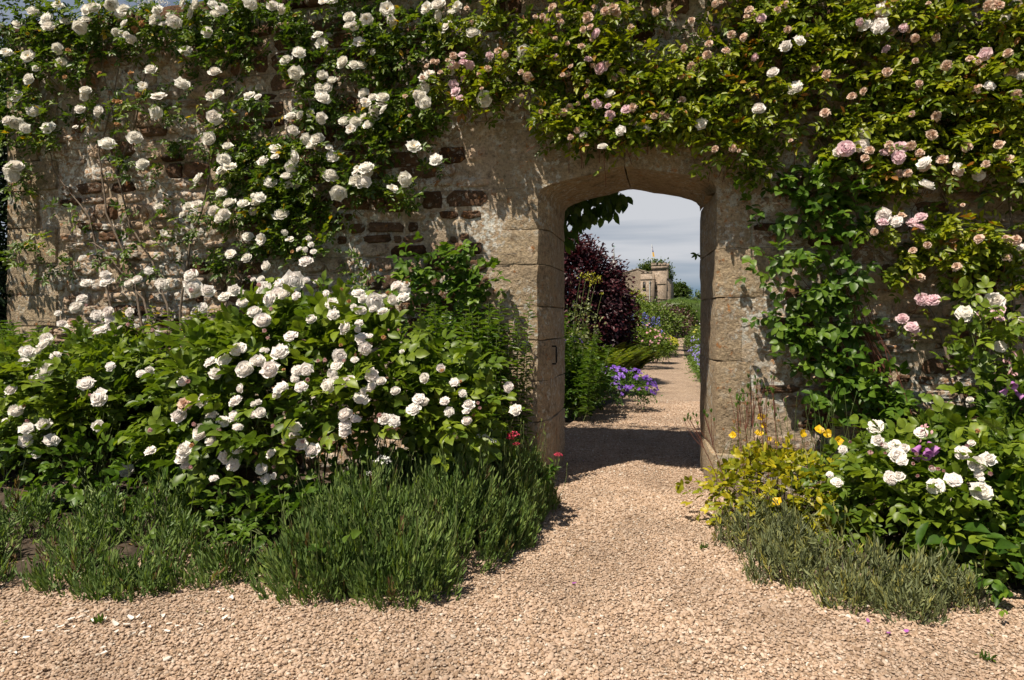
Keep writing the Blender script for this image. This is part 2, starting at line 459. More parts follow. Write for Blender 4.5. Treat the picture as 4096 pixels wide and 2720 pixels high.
def rand_dirs(n): return unit(rng.normal(0, 1, (n, 3)))

def wall_foliage(clumps, per, size, depth=(0.03, 0.30), tint=(0.15, 0.85), leaflets=5, wr=0.62, top_light=True):
    lv = Leaves()
    for (cx, cy, rx, ry, dens) in clumps:
        n = max(2, int(dens * rx * ry * math.pi / 1e4 * per))
        r = np.sqrt(rng.uniform(0, 1, n)) * rng.uniform(.75, 1.12, n); a = rng.uniform(0, 2 * math.pi, n)
        # sprays: leaves bunch along a few shoots
        k = max(2, n // 9); sx = rng.uniform(-.8, .8, k) * rx; sy = rng.uniform(-.8, .8, k) * ry; sd = rng.uniform(.2, 1, k)
        w = rng.integers(0, k, n); bunch = rng.uniform(0, 1, n) < .7
        x = np.where(bunch, cx + sx[w] + rng.normal(0, 10, n), cx + r * np.cos(a) * rx)
        y = np.where(bunch, cy + sy[w] + rng.normal(0, 9, n), cy + r * np.sin(a) * ry)
        dep = np.where(bunch, sd[w], rng.uniform(0, 1, n))
        dmax = depth[0] + (depth[1] - depth[0]) * min(1.0, .35 + .75 * dens)
        Y = -(depth[0] + (dmax - depth[0]) * np.clip(dep + rng.normal(0, .08, n), 0, 1.1))
        P = at_np(x, y, Y)
        R = np.stack([rng.normal(0, .55, n), -.55 + rng.normal(0, .35, n), -.20 + rng.normal(0, .45, n)], -1)
        Nv = np.stack([-.15 + rng.normal(0, .35, n), -.65 + rng.normal(0, .3, n), .75 + rng.normal(0, .3, n)], -1)
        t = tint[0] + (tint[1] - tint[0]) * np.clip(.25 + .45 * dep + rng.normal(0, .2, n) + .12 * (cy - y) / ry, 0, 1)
        lv.compound(P, R, Nv, size * rng.uniform(.75, 1.2, n), t, leaflets, wr)
    return lv

def bush_leaves(c, r, n, size, clusters=70, csize=0.16, tint=(0.1, 0.9), leaflets=5, wr=0.7, zmin=0.05, droop=0.1, shell=.72, upper=-0.35, single=False):
    lv = Leaves(); c = np.array(c, float); r = np.array(r, float)
    q = rand_dirs(clusters * 3); q = q[q[:, 2] > upper][:clusters]
    rad = shell + (1 - shell) * rng.uniform(0, 1, len(q)) ** .6
    cc = c + q * r * rad[:, None]
    w = rng.integers(0, len(cc), n)
    P = cc[w] + rng.normal(0, csize, (n, 3)) * np.array([1, 1, .75])
    k = P[:, 2] < zmin; P[k, 2] = zmin + rng.uniform(0, .1, k.sum())
    out = unit((P - c) / r)
    R = out * .8 + rng.normal(0, .5, (n, 3)) + np.array([0, 0, -droop])
    Nv = out * .5 + np.array([-.12, -.2, .85]) + rng.normal(0, .32, (n, 3))
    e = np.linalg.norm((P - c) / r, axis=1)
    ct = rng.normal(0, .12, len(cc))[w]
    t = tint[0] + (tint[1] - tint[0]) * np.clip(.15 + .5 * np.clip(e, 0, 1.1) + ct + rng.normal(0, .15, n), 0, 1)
    if single: lv.add(P, R, Nv, size * rng.uniform(.7, 1.2, n), size * wr * rng.uniform(.8, 1.1, n), t)
    else: lv.compound(P, R, Nv, size * rng.uniform(.75, 1.2, n), t, leaflets, wr)
    return lv, cc

# ------------------------------------------------------------------ blooms
def bloom_mesh(name, mat, seed, rings, ruffle=0.05, ragged=0.0, stamens=False, core=0.0):
    r_ = np.random.default_rng(seed); V = []; F = []; T = []; n0 = 0
    nu, nv = 4, 4
    for (n, th0, th1, ln, wd, tint) in rings:
        ph = r_.uniform(0, 6.28)
        for k in range(n):
            a = ph + k * 2 * math.pi / n + r_.normal(0, .12)
            l = ln * r_.uniform(.88, 1.12); w = wd * r_.uniform(.88, 1.12)
            t0 = math.radians(th0 + r_.normal(0, 6 + 20 * ragged)); t1 = math.radians(th1 + r_.normal(0, 9 + 35 * ragged))
            rr = 0.0; zz = 0.0; cl = []
            for j in range(nv):
                v = j / (nv - 1)
                if j:
                    th = t0 + (t1 - t0) * (v - .5 / (nv - 1)); rr += math.sin(th) * l / (nv - 1); zz += math.cos(th) * l / (nv - 1)
                cl.append((rr, zz, t0 + (t1 - t0) * v, w * (0.28 + 1.15 * v - .48 * v ** 3)))
            ca, sa = math.cos(a), math.sin(a)
            for (rr, zz, th, ww), v in zip(cl, np.linspace(0, 1, nv)):
                for i in range(nu):
                    u = -1 + 2 * i / (nu - 1)
                    cup = .42 * u * u * ww
                    r1 = rr - cup * math.cos(th) - (.05 * v * v if abs(u) > .9 else 0); z1 = zz + cup * math.sin(th) * .8 + r_.normal(0, ruffle) * v
                    s1 = u * ww * .95
                    V.append((ca * r1 - sa * s1, sa * r1 + ca * s1, z1)); T.append(min(1, tint + .12 * (1 - v)))
            for j in range(nv - 1):
                for i in range(nu - 1):
                    b = n0 + j * nu + i; F.append((b, b + 1, b + nu + 1, b + nu))
            n0 += nu * nv
    V = np.array(V)
    if core:      # filler body added inside to keep the gaps between petals from going dark
        rr0 = np.percentile(np.linalg.norm(V[:, :2], axis=1), 98); nn = 9
        zc = np.percentile(V[:, 2], 60); add = []
        for (f, zz) in ((.62, -.30), (.74, 0.0), (.60, .26), (.30, .40)):
            for k in range(nn):
                a = 2 * math.pi * (k + .5 * (zz > 0)) / nn; q = f * rr0 * core * r_.uniform(.9, 1.1)
                add.append((q * math.cos(a), q * math.sin(a), zc + zz * rr0 * core * r_.uniform(.85, 1.15)))
        V = np.vstack([V, add]); T += [.25] * (4 * nn)
        for j in range(3):
            for k in range(nn): F.append((n0 + j * nn + k, n0 + j * nn + (k + 1) % nn, n0 + (j + 1) * nn + (k + 1) % nn, n0 + (j + 1) * nn + k))
        F.append((n0 + 3 * nn, n0 + 3 * nn + 2, n0 + 3 * nn + 4, n0 + 3 * nn + 6)); n0 += 4 * nn
    if stamens:
        m = 10
        ring = [(.13 * math.cos(x), .13 * math.sin(x), .34 + r_.uniform(-.03, .03)) for x in np.linspace(0, 6.28, m, endpoint=False)]
        V = np.vstack([V, ring, [(0, 0, .42)]]); T += [1.0] * (m + 1)
        tri = np.array([(n0 + i, n0 + (i + 1) % m, n0 + m) for i in range(m)])
        Fs = [np.array(F), tri]
    else: Fs = [np.array(F)]
    s = 1.0 / np.percentile(np.linalg.norm(V[:, :2], axis=1), 98)
    V = V * s; V[:, 2] -= V[:, 2].mean()
    me = mesh_np(name, V, Fs, True, np.array(T)); me.materials.append(mat)
    return me
FULL = [(6, 60, 104, 1.0, .60, 0.0), (7, 50, 74, .92, .54, .05), (7, 38, 48, .86, .48, .2), (6, 24, 26, .76, .40, .35), (5, 8, 0, .66, .30, .5)]
OPEN = [(6, 62, 100, 1.0, .62, 0.0), (7, 52, 74, .92, .56, .1), (6, 42, 50, .74, .44, .35)]
GLOBE = [(6, 70, 74, .85, .60, 0.0), (7, 60, 34, .90, .56, .0), (7, 46, 10, .88, .50, .1), (6, 28, -8, .84, .40, .25)]
POM = [(8, 66, 104, 1.0, .42, 0.0), (9, 54, 80, .94, .40, .1), (9, 40, 56, .88, .36, .3), (8, 26, 34, .78, .30, .5), (6, 8, 8, .66, .26, .7)]
BUDR = [(5, 55, -22, 1.0, .55, .2), (4, 40, -14, 1.05, .45, .6)]
BLOOM = {
    'white': [bloom_mesh('rose_bloom', M_white, 1 + i, R, .035, 0, s_, c_) for i, (R, s_, c_) in enumerate([(FULL, 0, .92), (GLOBE, 0, .92), (OPEN, 1, 0), (GLOBE, 0, .92), (FULL, 0, .92), (GLOBE, 0, .92), (OPEN, 1, 0)])],
    'blush': [bloom_mesh('rose_bloom', M_blush, 20 + i, R, .035, 0, 0, .94) for i, R in enumerate([FULL, POM, GLOBE, FULL, GLOBE, GLOBE])],
    'pink': [bloom_mesh('rose_bloom', M_pink, 40 + i, R, .05, .1, 0, .9) for i, R in enumerate([POM, POM, FULL, POM])],
    'faded': [bloom_mesh('faded_bloom', M_fade, 60 + i, POM, .12, .5, 0, .7) for i in range(4)],
    'brown': [bloom_mesh('withered_bloom', M_brown, 70 + i, OPEN, .16, 1.0) for i in range(3)],
    'bud': [bloom_mesh('rose_bud', M_bud, 80 + i, BUDR, .02) for i in range(2)],
}
BNAME = {'white': 'rose_bloom', 'blush': 'rose_bloom', 'pink': 'rose_bloom', 'faded': 'faded_bloom', 'brown': 'withered_bloom', 'bud': 'rose_bud'}
CAMP = Vector((0, -D_CAM, H_CAM))
def put_bloom(parent, kind, p, rad, up=0.75, wild=0.38):
    p = Vector(p)
    d = (CAMP - p).normalized()
    z = (d * .75 - SUN_TRAVEL * up + Vector((random.gauss(0, wild), random.gauss(0, wild * .5), random.gauss(0, wild)))).normalized()
    q = z.to_track_quat('Z', 'Y').to_matrix() @ Matrix.Rotation(random.uniform(0, 6.28), 3, 'Z')
    s = rad * random.uniform(.95, 1.08)
    M = Matrix.Translation(p) @ q.to_4x4() @ Matrix.Diagonal((s, s, s * random.uniform(.85, 1.0), 1))
    return link(BNAME[kind], random.choice(BLOOM[kind]), parent, None, M)
def dist_scale(p):   # metres for one pixel of the 2361 px view at p
    f = -SA * p[0] + CA * (p[1] + D_CAM)
    return f / FV

# ================================================================== ground and paths
def gravel_mat():
    m, nt, out = new_mat('gravel_bed')
    g = nt.nodes.new('ShaderNodeNewGeometry')
    v = node(nt, 'ShaderNodeTexVoronoi', Scale=75.0); nt.links.new(g.outputs['Position'], v.inputs['Vector'])
    sp = nt.nodes.new('ShaderNodeSeparateColor'); nt.links.new(v.outputs['Color'], sp.inputs[0])
    c = ramp(nt, [(0.0, (0.29, 0.20, 0.135)), (0.4, (0.41, 0.295, 0.21)), (0.8, (0.46, 0.34, 0.25)), (1, (0.55, 0.45, 0.36))], sp.outputs[0])
    n2 = node(nt, 'ShaderNodeTexNoise', Scale=2.2, Detail=5.0); nt.links.new(g.outputs['Position'], n2.inputs['Vector'])
    c = mix(nt, 1.0, c, ramp(nt, [(0.3, 0.8), (0.7, 1.1)], n2.outputs['Fac']), 'MULTIPLY')
    n4 = node(nt, 'ShaderNodeTexNoise', Scale=16.0, Detail=6.0, Roughness=0.75); nt.links.new(g.outputs['Position'], n4.inputs['Vector'])
    c = mix(nt, 1.0, c, ramp(nt, [(0.3, 0.62), (0.5, 1.0), (0.7, 1.25)], n4.outputs['Fac']), 'MULTIPLY')
    c = mix(nt, 1.0, c, ramp(nt, [(0.0, 1.08), (0.5, 0.95), (0.8, 0.6)], v.outputs['Distance']), 'MULTIPLY')
    p = node(nt, 'ShaderNodeBsdfPrincipled', Roughness=0.9); p.inputs['Specular IOR Level'].default_value = 0.15
    nt.links.new(c, p.inputs['Base Color'])
    b = node(nt, 'ShaderNodeBump', Strength=1.0, Distance=0.012); b.invert = True
    nt.links.new(v.outputs['Distance'], b.inputs['Height']); nt.links.new(b.outputs[0], p.inputs['Normal'])
    nt.links.new(p.outputs[0], out.inputs['Surface'])
    return m
M_gravel = gravel_mat()
def pebble_mat():
    m, nt, out = new_mat('pebble')
    oi = nt.nodes.new('ShaderNodeObjectInfo')
    c = ramp(nt, [(0.0, (0.24, 0.160, 0.105)), (0.12, (0.37, 0.255, 0.170)), (0.45, (0.435, 0.315, 0.230)), (0.85, (0.48, 0.360, 0.272)), (0.97, (0.54, 0.44, 0.35)), (1, (0.62, 0.57, 0.50))], oi.outputs['Random'])
    g = nt.nodes.new('ShaderNodeNewGeometry')
    n2 = node(nt, 'ShaderNodeTexNoise', Scale=1.6, Detail=5.0, Roughness=0.6); nt.links.new(g.outputs['Position'], n2.inputs['Vector'])
    c = mix(nt, 1.0, c, ramp(nt, [(0.30, 0.70), (0.52, 1.0), (0.75, 1.12)], n2.outputs['Fac']), 'MULTIPLY')
    n3 = node(nt, 'ShaderNodeTexNoise', Scale=170.0, Detail=3.0); nt.links.new(g.outputs['Position'], n3.inputs['Vector'])
    c = mix(nt, 1.0, c, ramp(nt, [(0.3, 0.82), (0.7, 1.1)], n3.outputs['Fac']), 'MULTIPLY')
    p = node(nt, 'ShaderNodeBsdfPrincipled', Roughness=0.85); p.inputs['Specular IOR Level'].default_value = 0.2
    nt.links.new(c, p.inputs['Base Color']); nt.links.new(p.outputs[0], out.inputs['Surface'])
    return m
M_pebble = pebble_mat()
M_lawn = plain_mat('rough_grass', (0.045, 0.075, 0.02), 0.95, 0.4, 3.0)

def flat(name, pts, z, mat):
    V = np.array([(p[0], p[1], z) for p in pts], float)
    me = bpy.data.meshes.new(name); me.from_pydata([tuple(v) for v in V], [], [list(range(len(V)))]); me.update()
    return tag(link(name, me, None, mat), kind='structure')
S2V = 2361 / 4096
gs = lambda x, y: ground(x * S2V, y * S2V)
flat('ground', [(-900, -300), (900, -300), (900, 1500), (-900, 1500)], -0.03, M_lawn)
flat('gravel_forecourt', [(-7.5, -9), (6, -9), (6, 0.02), (-7.5, 0.02)], 0.0, M_gravel)
pl = [(-0.9, 0.024), (-1.25, 0.9), (-1.15, 2.2), (-1.05, 3.6)] + [tuple(gs(*q))[:2] for q in ((2500, 1590), (2545, 1500), (2590, 1440), (2672, 1376), (2708, 1349))]
pr = [(0.31, 0.024), (1.0, 0.9), (1.05, 3.0)] + [tuple(gs(*q))[:2] for q in ((2815, 1560), (2775, 1480), (2738, 1420), (2731, 1385), (2741, 1350))]
flat('garden_path', pl + pr[::-1], 0.0, M_gravel)

BED_L = [tuple(gs(*q))[:2] for q in ((-500, 2430), (0, 2330), (500, 2250), (800, 2200), (900, 2130), (1010, 2290), (1450, 2370), (1850, 2230), (2170, 2040), (2215, 1930))] + [(-0.93, 0.0), (-7.4, 0.0), (-7.4, -2.0)]
BED_R = [(0.34, 0.0)] + [tuple(gs(*q))[:2] for q in ((2925, 1985), (2960, 2090), (3050, 2200), (3230, 2280), (3600, 2310), (4096, 2370), (4700, 2430))] + [(5.9, -2.0), (5.9, 0.0)]
def in_poly(P, poly):
    x, y = P[:, 0], P[:, 1]; c = np.zeros(len(P), bool); n = len(poly)
    for i in range(n):
        x1, y1 = poly[i]; x2, y2 = poly[(i + 1) % n]
        k = ((y1 > y) != (y2 > y)) & (x < (x2 - x1) * (y - y1) / (y2 - y1 + 1e-12) + x1)
        c ^= k
    return c
def bed(name, poly):
    x0, x1 = min(p[0] for p in poly), max(p[0] for p in poly); y0, y1 = min(p[1] for p in poly), max(p[1] for p in poly)
    s = 0.05; nx, ny = int((x1 - x0) / s) + 1, int((y1 - y0) / s) + 1
    gx, gy = np.meshgrid(x0 + np.arange(nx) * s, y0 + np.arange(ny) * s)
    P = np.stack([gx.ravel(), gy.ravel()], -1)
    ins = in_poly(P, poly)
    z = np.array([0.03 + 0.05 * noise.noise((p[0] * 5, p[1] * 5, 0)) + 0.03 * noise.noise((p[0] * 21, p[1] * 21, 3)) for p in P])
    z = np.where(ins, np.maximum(z, 0.004) * .8, -0.02)
    i = (np.arange(ny - 1)[:, None] * nx + np.arange(nx - 1)[None]).ravel()
    q = np.stack([i, i + 1, i + nx + 1, i + nx], -1)
    q = q[ins[q].any(1)]
    me = mesh_np(name, np.column_stack([P, z]), q, True)
    return tag(link(name, me, None, M_soil), kind='structure')
bed('left_flower_bed', BED_L); bed('right_flower_bed', BED_R)
flat('left_garden_border', [(-14, 0.9)] + [(p[0] - .02, p[1]) for p in pl[1:]] + [(-14, 45)], -0.006, M_soil)
flat('right_garden_border', [(14, 0.9)] + [(p[0] + .02, p[1]) for p in pr[1:]] + [(14, 45)], -0.006, M_soil)

# loose gravel: real pebbles spread by geometry nodes
def pebbles():
    n = 270000
    P = np.column_stack([rng.uniform(-4.4, 3.4, n), rng.uniform(-3.7, 0.05, n)])
    edge = P + rng.normal(0, .035, P.shape) * np.where(rng.uniform(0, 1, (n, 1)) < .25, 5.0, 1.0)
    keep = ~in_poly(edge, BED_L) & ~in_poly(edge, BED_R)
    xv, yv = view_of(np.column_stack([P, np.zeros(n)]))
    keep &= (xv > -260) & (xv < 2620) & (yv < 1900)
    P = P[keep]
    m = 76000
    Q = np.column_stack([rng.uniform(-1.25, 1.05, m), rng.uniform(0.0, 5.5, m)])
    keep = in_poly(Q, pl + pr[::-1]); Q = Q[keep]
    P = np.vstack([P, Q]); n = len(P)
    pn = np.array([noise.noise((a * 1.3, b * 1.3, 2.0)) + .5 * noise.noise((a * 4, b * 4, 7.0)) for a, b in P])
    s = rng.lognormal(math.log(0.0053), .32, n) * (1 + .32 * pn)
    z = rng.uniform(0.000, 0.006, n)
    sc_ = np.column_stack([s * rng.uniform(.85, 1.35, n), s * rng.uniform(.7, 1.05, n), s * rng.uniform(.45, .8, n)])
    rot = np.column_stack([rng.normal(0, .3, n), rng.normal(0, .3, n), rng.uniform(0, 6.28, n)])
    me = bpy.data.meshes.new('loose_gravel')
    me.vertices.add(n); me.vertices.foreach_set('co', np.column_stack([P, z]).astype(np.float32).ravel()); me.update()
    for nm, arr in (('scl', sc_), ('rot', rot)):
        a = me.attributes.new(nm, 'FLOAT_VECTOR', 'POINT'); a.data.foreach_set('vector', arr.astype(np.float32).ravel())
    o = link('loose_gravel', me)
    tag(o, 'loose honey-coloured gravel spread over the forecourt and through the doorway', 'gravel', kind='stuff')
    ng = bpy.data.node_groups.new('scatter_pebbles', 'GeometryNodeTree')
    ng.interface.new_socket('Geometry', in_out='INPUT', socket_type='NodeSocketGeometry')
    ng.interface.new_socket('Geometry', in_out='OUTPUT', socket_type='NodeSocketGeometry')
    N = ng.nodes.new; K = ng.links.new
    gi, go = N('NodeGroupInput'), N('NodeGroupOutput')
    ico = N('GeometryNodeMeshIcoSphere'); ico.inputs['Radius'].default_value = 1.0; ico.inputs['Subdivisions'].default_value = 2
    nt_ = N('ShaderNodeTexNoise'); nt_.inputs['Scale'].default_value = 1.1
    sub = N('ShaderNodeVectorMath'); sub.operation = 'SUBTRACT'; sub.inputs[1].default_value = (.5, .5, .5)
    mul = N('ShaderNodeVectorMath'); mul.operation = 'SCALE'; mul.inputs['Scale'].default_value = 1.1
    sp = N('GeometryNodeSetPosition'); ss = N('GeometryNodeSetShadeSmooth'); sm = N('GeometryNodeSetMaterial'); sm.inputs['Material'].default_value = M_pebble
    K(nt_.outputs['Color'], sub.inputs[0]); K(sub.outputs[0], mul.inputs[0])
    K(ico.outputs['Mesh'], sp.inputs['Geometry']); K(mul.outputs[0], sp.inputs['Offset'])
    K(sp.outputs[0], ss.inputs[0]); K(ss.outputs[0], sm.inputs['Geometry'])
    ip = N('GeometryNodeInstanceOnPoints')
    ar = N('GeometryNodeInputNamedAttribute'); ar.data_type = 'FLOAT_VECTOR'; ar.inputs['Name'].default_value = 'rot'
    asl = N('GeometryNodeInputNamedAttribute'); asl.data_type = 'FLOAT_VECTOR'; asl.inputs['Name'].default_value = 'scl'
    K(gi.outputs[0], ip.inputs['Points']); K(sm.outputs[0], ip.inputs['Instance'])
    K(ar.outputs['Attribute'], ip.inputs['Rotation']); K(asl.outputs['Attribute'], ip.inputs['Scale'])
    K(ip.outputs[0], go.inputs[0])
    md = o.modifiers.new('scatter', 'NODES'); md.node_group = ng
pebbles()

# ================================================================== clumps of the wall plants (photo places)
LC = [(60,30,110,45,1),(170,60,110,60,1),(300,40,110,50,.9),(420,70,90,55,1),(520,40,90,50,1),(620,25,90,40,1),(700,55,60,55,.9),(60,110,90,60,1),(35,190,60,70,1),(60,270,80,55,.9),(100,320,50,40,.6),(30,340,40,40,.7),(150,140,70,45,.9),(230,95,80,40,.9),(330,95,60,35,.7),(480,130,60,50,.9),(560,90,60,50,1),(540,160,50,45,.6),(450,180,30,30,.5),(170,210,40,25,.5),(180,260,40,35,.4),(250,270,60,60,.22),(370,230,50,40,.35),(260,355,50,30,.3),(420,300,60,50,.25),(340,380,80,40,.2),(430,350,40,40,.4),(560,260,60,50,.9),(510,330,50,40,.6),(560,350,50,50,.8),(560,400,60,60,.8),(600,370,60,50,.9),(650,340,60,40,.9),(700,370,70,50,.9),(640,420,70,60,.9),(700,440,70,50,.9),(770,390,60,40,.7),(800,420,50,40,.6),(860,430,50,40,.6),(930,450,45,35,.7),(600,480,60,50,.9),(660,500,70,50,.9),(730,500,50,40,.6),(780,500,40,40,.5),(700,560,70,40,.8),(620,560,60,50,.8),(540,500,50,40,.5),(470,510,50,40,.35),(520,590,60,40,.5),(480,600,40,30,.3),(820,620,35,40,.5),(690,130,50,50,.8),(720,180,45,40,.7),(770,130,50,40,.7),(790,30,50,40,.6),(860,30,60,40,.8),(900,80,60,40,.9),(940,110,70,45,.9),(890,130,60,50,.9),(850,160,50,40,.7),(970,60,60,40,.8),(1000,90,50,30,.8),(740,230,50,35,.7),(760,270,60,40,.6),(700,250,50,40,.8),(860,190,60,30,.5),(870,240,50,40,.7),(900,270,60,40,.9),(960,250,60,60,.9),(930,300,60,40,.9),(840,310,50,30,.6),(870,350,50,40,.6),(980,310,40,40,.7),(1000,270,40,40,.7),(1010,380,30,30,.4),(130,480,50,30,.2),(200,520,60,30,.16),(290,480,40,30,.16),(330,560,50,40,.25),(270,580,60,30,.25),(390,480,40,30,.25),(60,580,50,40,.4),(120,600,60,40,.5),(400,560,40,40,.25),(340,610,50,30,.4),(60,410,40,40,.5)]
PC = [(1060,60,60,35,.9),(1130,50,60,50,.8),(1100,150,50,40,.9),(1080,190,60,40,.8),(1150,170,50,50,1),(1130,210,60,30,.6),(1100,260,50,30,.6),(1230,75,50,40,.8),(1300,40,60,40,.8),(1350,60,70,50,1),(1250,110,70,40,1),(1210,150,50,40,1),(1290,150,70,50,1),(1360,130,60,50,1),(1420,110,60,40,1),(1250,190,70,25,.7),(1340,190,70,40,1),(1430,170,70,50,1.1),(1500,150,60,40,1),(1480,200,70,50,1),(1540,190,60,50,1),(1600,170,50,50,.8),(1620,110,50,30,.5),(1640,140,50,40,.8),(1420,30,50,30,.6),(1470,20,50,25,.6),(1510,50,40,40,.5),(1280,280,50,35,.9),(1340,270,60,40,1),(1400,260,60,40,1),(1460,280,60,40,1),(1290,320,50,25,.7),(1380,315,60,20,.8),(1450,320,50,15,.6),(1500,260,50,50,.9),(1560,280,50,50,.8),(1600,300,40,40,.6),(1620,220,50,40,.8),(1680,210,60,40,1),(1740,220,50,50,1),(1700,270,60,50,.9),(1650,320,60,40,.8),(1720,340,60,50,.8),(1690,380,50,40,.6),(1610,370,30,30,.4),(1700,30,60,40,.8),(1760,60,60,60,.8),(1640,40,40,40,.4),(1700,100,60,40,.8),(1760,130,60,50,.9),(1820,30,70,40,.9),(1900,30,70,40,.9),(1980,40,70,40,1),(2060,30,70,40,1),(2140,30,70,40,1),(2230,40,70,50,1),(2320,40,60,50,1),(1830,100,70,50,.9),(1900,120,60,50,1),(1960,110,60,50,1),(2030,100,40,40,.7),(2150,80,50,30,.7),(2300,100,50,40,.9),(1930,160,70,40,1.1),(1850,170,60,40,.9),(2010,160,50,40,.7),(2110,150,60,40,.9),(2190,150,50,40,.8),(2270,150,60,40,.9),(2340,150,40,50,1),(2150,200,70,40,1),(2230,200,60,40,.9),(2060,190,60,40,.8),(2320,210,50,40,.8),(1850,230,50,40,.6),(1980,220,60,40,.7),(2060,250,70,40,1),(2140,250,60,40,.8),(2260,270,70,40,1),(2330,270,50,50,1),(2200,280,50,40,.6),(1960,290,70,40,.8),(2060,300,60,40,.9),(2130,310,60,50,.8),(2230,330,60,40,.9),(2320,330,60,50,.9),(2000,350,70,40,.9),(1900,350,60,50,.7),(2100,370,60,40,.8),(2200,380,60,40,.7),(2300,400,60,30,.8),(1830,320,50,50,.5),(2060,420,70,40,.8),(2150,510,50,40,.7),(2240,550,70,40,1),(2310,560,60,50,1),(2120,560,50,50,.8),(2090,610,50,40,.6),(2180,600,60,50,.8),(2240,640,50,40,.7),(2330,640,40,40,.7),(2190,690,40,30,.4),(2300,720,60,40,.5)]
CR = [(1840,420,60,40,.6),(1900,410,60,50,.9),(1950,450,60,50,.9),(1890,500,60,40,.8),(1800,500,40,40,.6),(1960,520,50,40,.7),(1940,580,50,40,.7),(1800,590,50,40,.6),(1870,600,50,40,.6),(1760,620,30,20,.3),(1870,670,60,50,.8),(1950,660,50,40,.6),(1800,720,50,50,.7),(1880,740,60,50,.9),(1840,780,60,40,.9),(1980,740,40,40,.5),(1900,820,60,40,.9),(1850,820,40,30,.6),(1960,830,60,40,.8),(1980,880,60,40,.9),(1930,910,50,40,.8),(2030,900,60,40,.9),(2060,940,50,40,.8),(2100,950,30,30,.5),(1740,480,25,25,.3),(1720,460,20,20,.3)]
CLm = [(960,600,50,40,.9),(1030,590,50,40,.9),(1080,610,50,50,1),(1010,650,60,50,.8),(1100,660,50,50,1),(970,650,40,40,.6),(1140,640,20,40,.6),(1060,700,60,40,.9),(930,700,40,50,.6)]
PC += [(x_, y_, 55, 32, 1.25) for (x_, y_) in ((1290, 262), (1350, 245), (1350, 292), (1415, 250), (1415, 296), (1480, 250), (1490, 296), (1550, 250), (1555, 300), (1610, 262))]
for x_ in range(700, 1150, 80): LC.append((x_, -45 - random.uniform(0, 40), 70, 45, .8))
for x_ in range(1150, 2420, 80): PC.append((x_, -60 - random.uniform(0, 60), 70, 50, .9))
_r = random.Random(5)
for x_ in range(2410, 3100, 75):
    for y_ in range(-60, 560, 70): PC.append((x_ + _r.uniform(-25, 25), y_ + _r.uniform(-20, 20), 60, 45, _r.uniform(.4, 1.0)))
def covered(x, y):
    c = 0.0
    for (cx, cy, rx, ry, d) in LC + PC + CR + CLm:
        e = ((x - cx) / rx) ** 2 + ((y - cy) / ry) ** 2
        if e < 1: c += d * (1 - e * .5)
    if x < 1180 and y > 640 - (x - 600) * .0: c += 1
    if x > 1700 and y > 1000: c += 1
    return c

# ================================================================== garden wall
WX0, WX1, WH, WT = -5.57, 4.6, 3.60, 0.83
DCX = -0.301
wall = empty('garden_wall', (DCX, 0.4, 0), 'tall old rubble stone garden wall carrying climbing roses around an arched doorway', 'wall', kind='thing')
def rough(x, z): return (noise.noise((x * 2.2, z * 2.2, 1)) * .012 + noise.noise((x * 9, z * 9, 4)) * .012 + noise.noise((x * 27, z * 27, 8)) * .010)
s = 0.03
nx, nz_ = int((WX1 - WX0) / s) + 1, int(WH / s) + 1
gx, gz = np.meshgrid(np.linspace(WX0, WX1, nx), np.linspace(0, WH, nz_))
gx, gz = gx.ravel(), gz.ravel()
gy = np.array([0.004 + rough(a, b) for a, b in zip(gx, gz)])
i = (np.arange(nz_ - 1)[:, None] * nx + np.arange(nx - 1)[None]).ravel()
q = np.stack([i, i + 1, i + nx + 1, i + nx], -1)
cxm, czm = gx[q].mean(1), gz[q].mean(1)
q = q[~((np.abs(cxm - DCX) < .66) & (czm < 2.34))]
V = np.column_stack([gx, gy, gz]); n0 = len(V)
def boxface(pts): 
    global V, n0
    V = np.vstack([V, pts]); f = np.arange(n0, n0 + 4)[None]; n0 += 4
    return f
ext = [boxface([(WX0, WT, 0), (WX0, WT, WH), (DCX - .66, WT, WH), (DCX - .66, WT, 0)]), boxface([(DCX + .66, WT, 0), (DCX + .66, WT, WH), (WX1, WT, WH), (WX1, WT, 0)]),
       boxface([(DCX - .66, WT, 2.3), (DCX - .66, WT, WH), (DCX + .66, WT, WH), (DCX + .66, WT, 2.3)]), boxface([(WX0, 0, WH), (WX1, 0, WH), (WX1, WT, WH), (WX0, WT, WH)]),
       boxface([(WX0, 0, 0), (WX0, 0, WH), (WX0, WT, WH), (WX0, WT, 0)]), boxface([(WX1, 0, 0), (WX1, WT, 0), (WX1, WT, WH), (WX1, 0, WH)])]
link('mortar_face', mesh_np('mortar_face', V, np.vstack([q] + ext), True), wall, M_mortar)

def stone_shape(seed, n=14):
    r_ = random.Random(seed); ring = []
    p_ = r_.uniform(5, 9)
    for k in range(n):
        a = 2 * math.pi * (k + r_.uniform(-.25, .25)) / n
        c, s_ = math.cos(a), math.sin(a)
        f = .5 / (abs(c) ** p_ + abs(s_) ** p_) ** (1 / p_) * r_.uniform(.86, 1.03)
        ring.append((c * f, s_ * f))
    V = [(x, 0.0, z) for x, z in ring] + [(x * 1.0, -.45, z * 1.0) for x, z in ring]
    V += [(x * .93 + r_.gauss(0, .012), -1.0 + r_.uniform(-.2, .3), z * .86 + r_.gauss(0, .03)) for x, z in ring]
    V += [(x * .5 + r_.gauss(0, .03), -1.0 + r_.uniform(-.35, .35), z * .45 + r_.gauss(0, .03)) for x, z in ring] + [(0, -1.0, 0)]
    F = []
    for L_ in range(3):
        for k in range(n): F.append((L_ * n + k, L_ * n + (k + 1) % n, (L_ + 1) * n + (k + 1) % n, (L_ + 1) * n + k))
    T = [(3 * n + k, 3 * n + (k + 1) % n, 4 * n) for k in range(n)]
    return np.array(V), np.array(F), np.array(T)
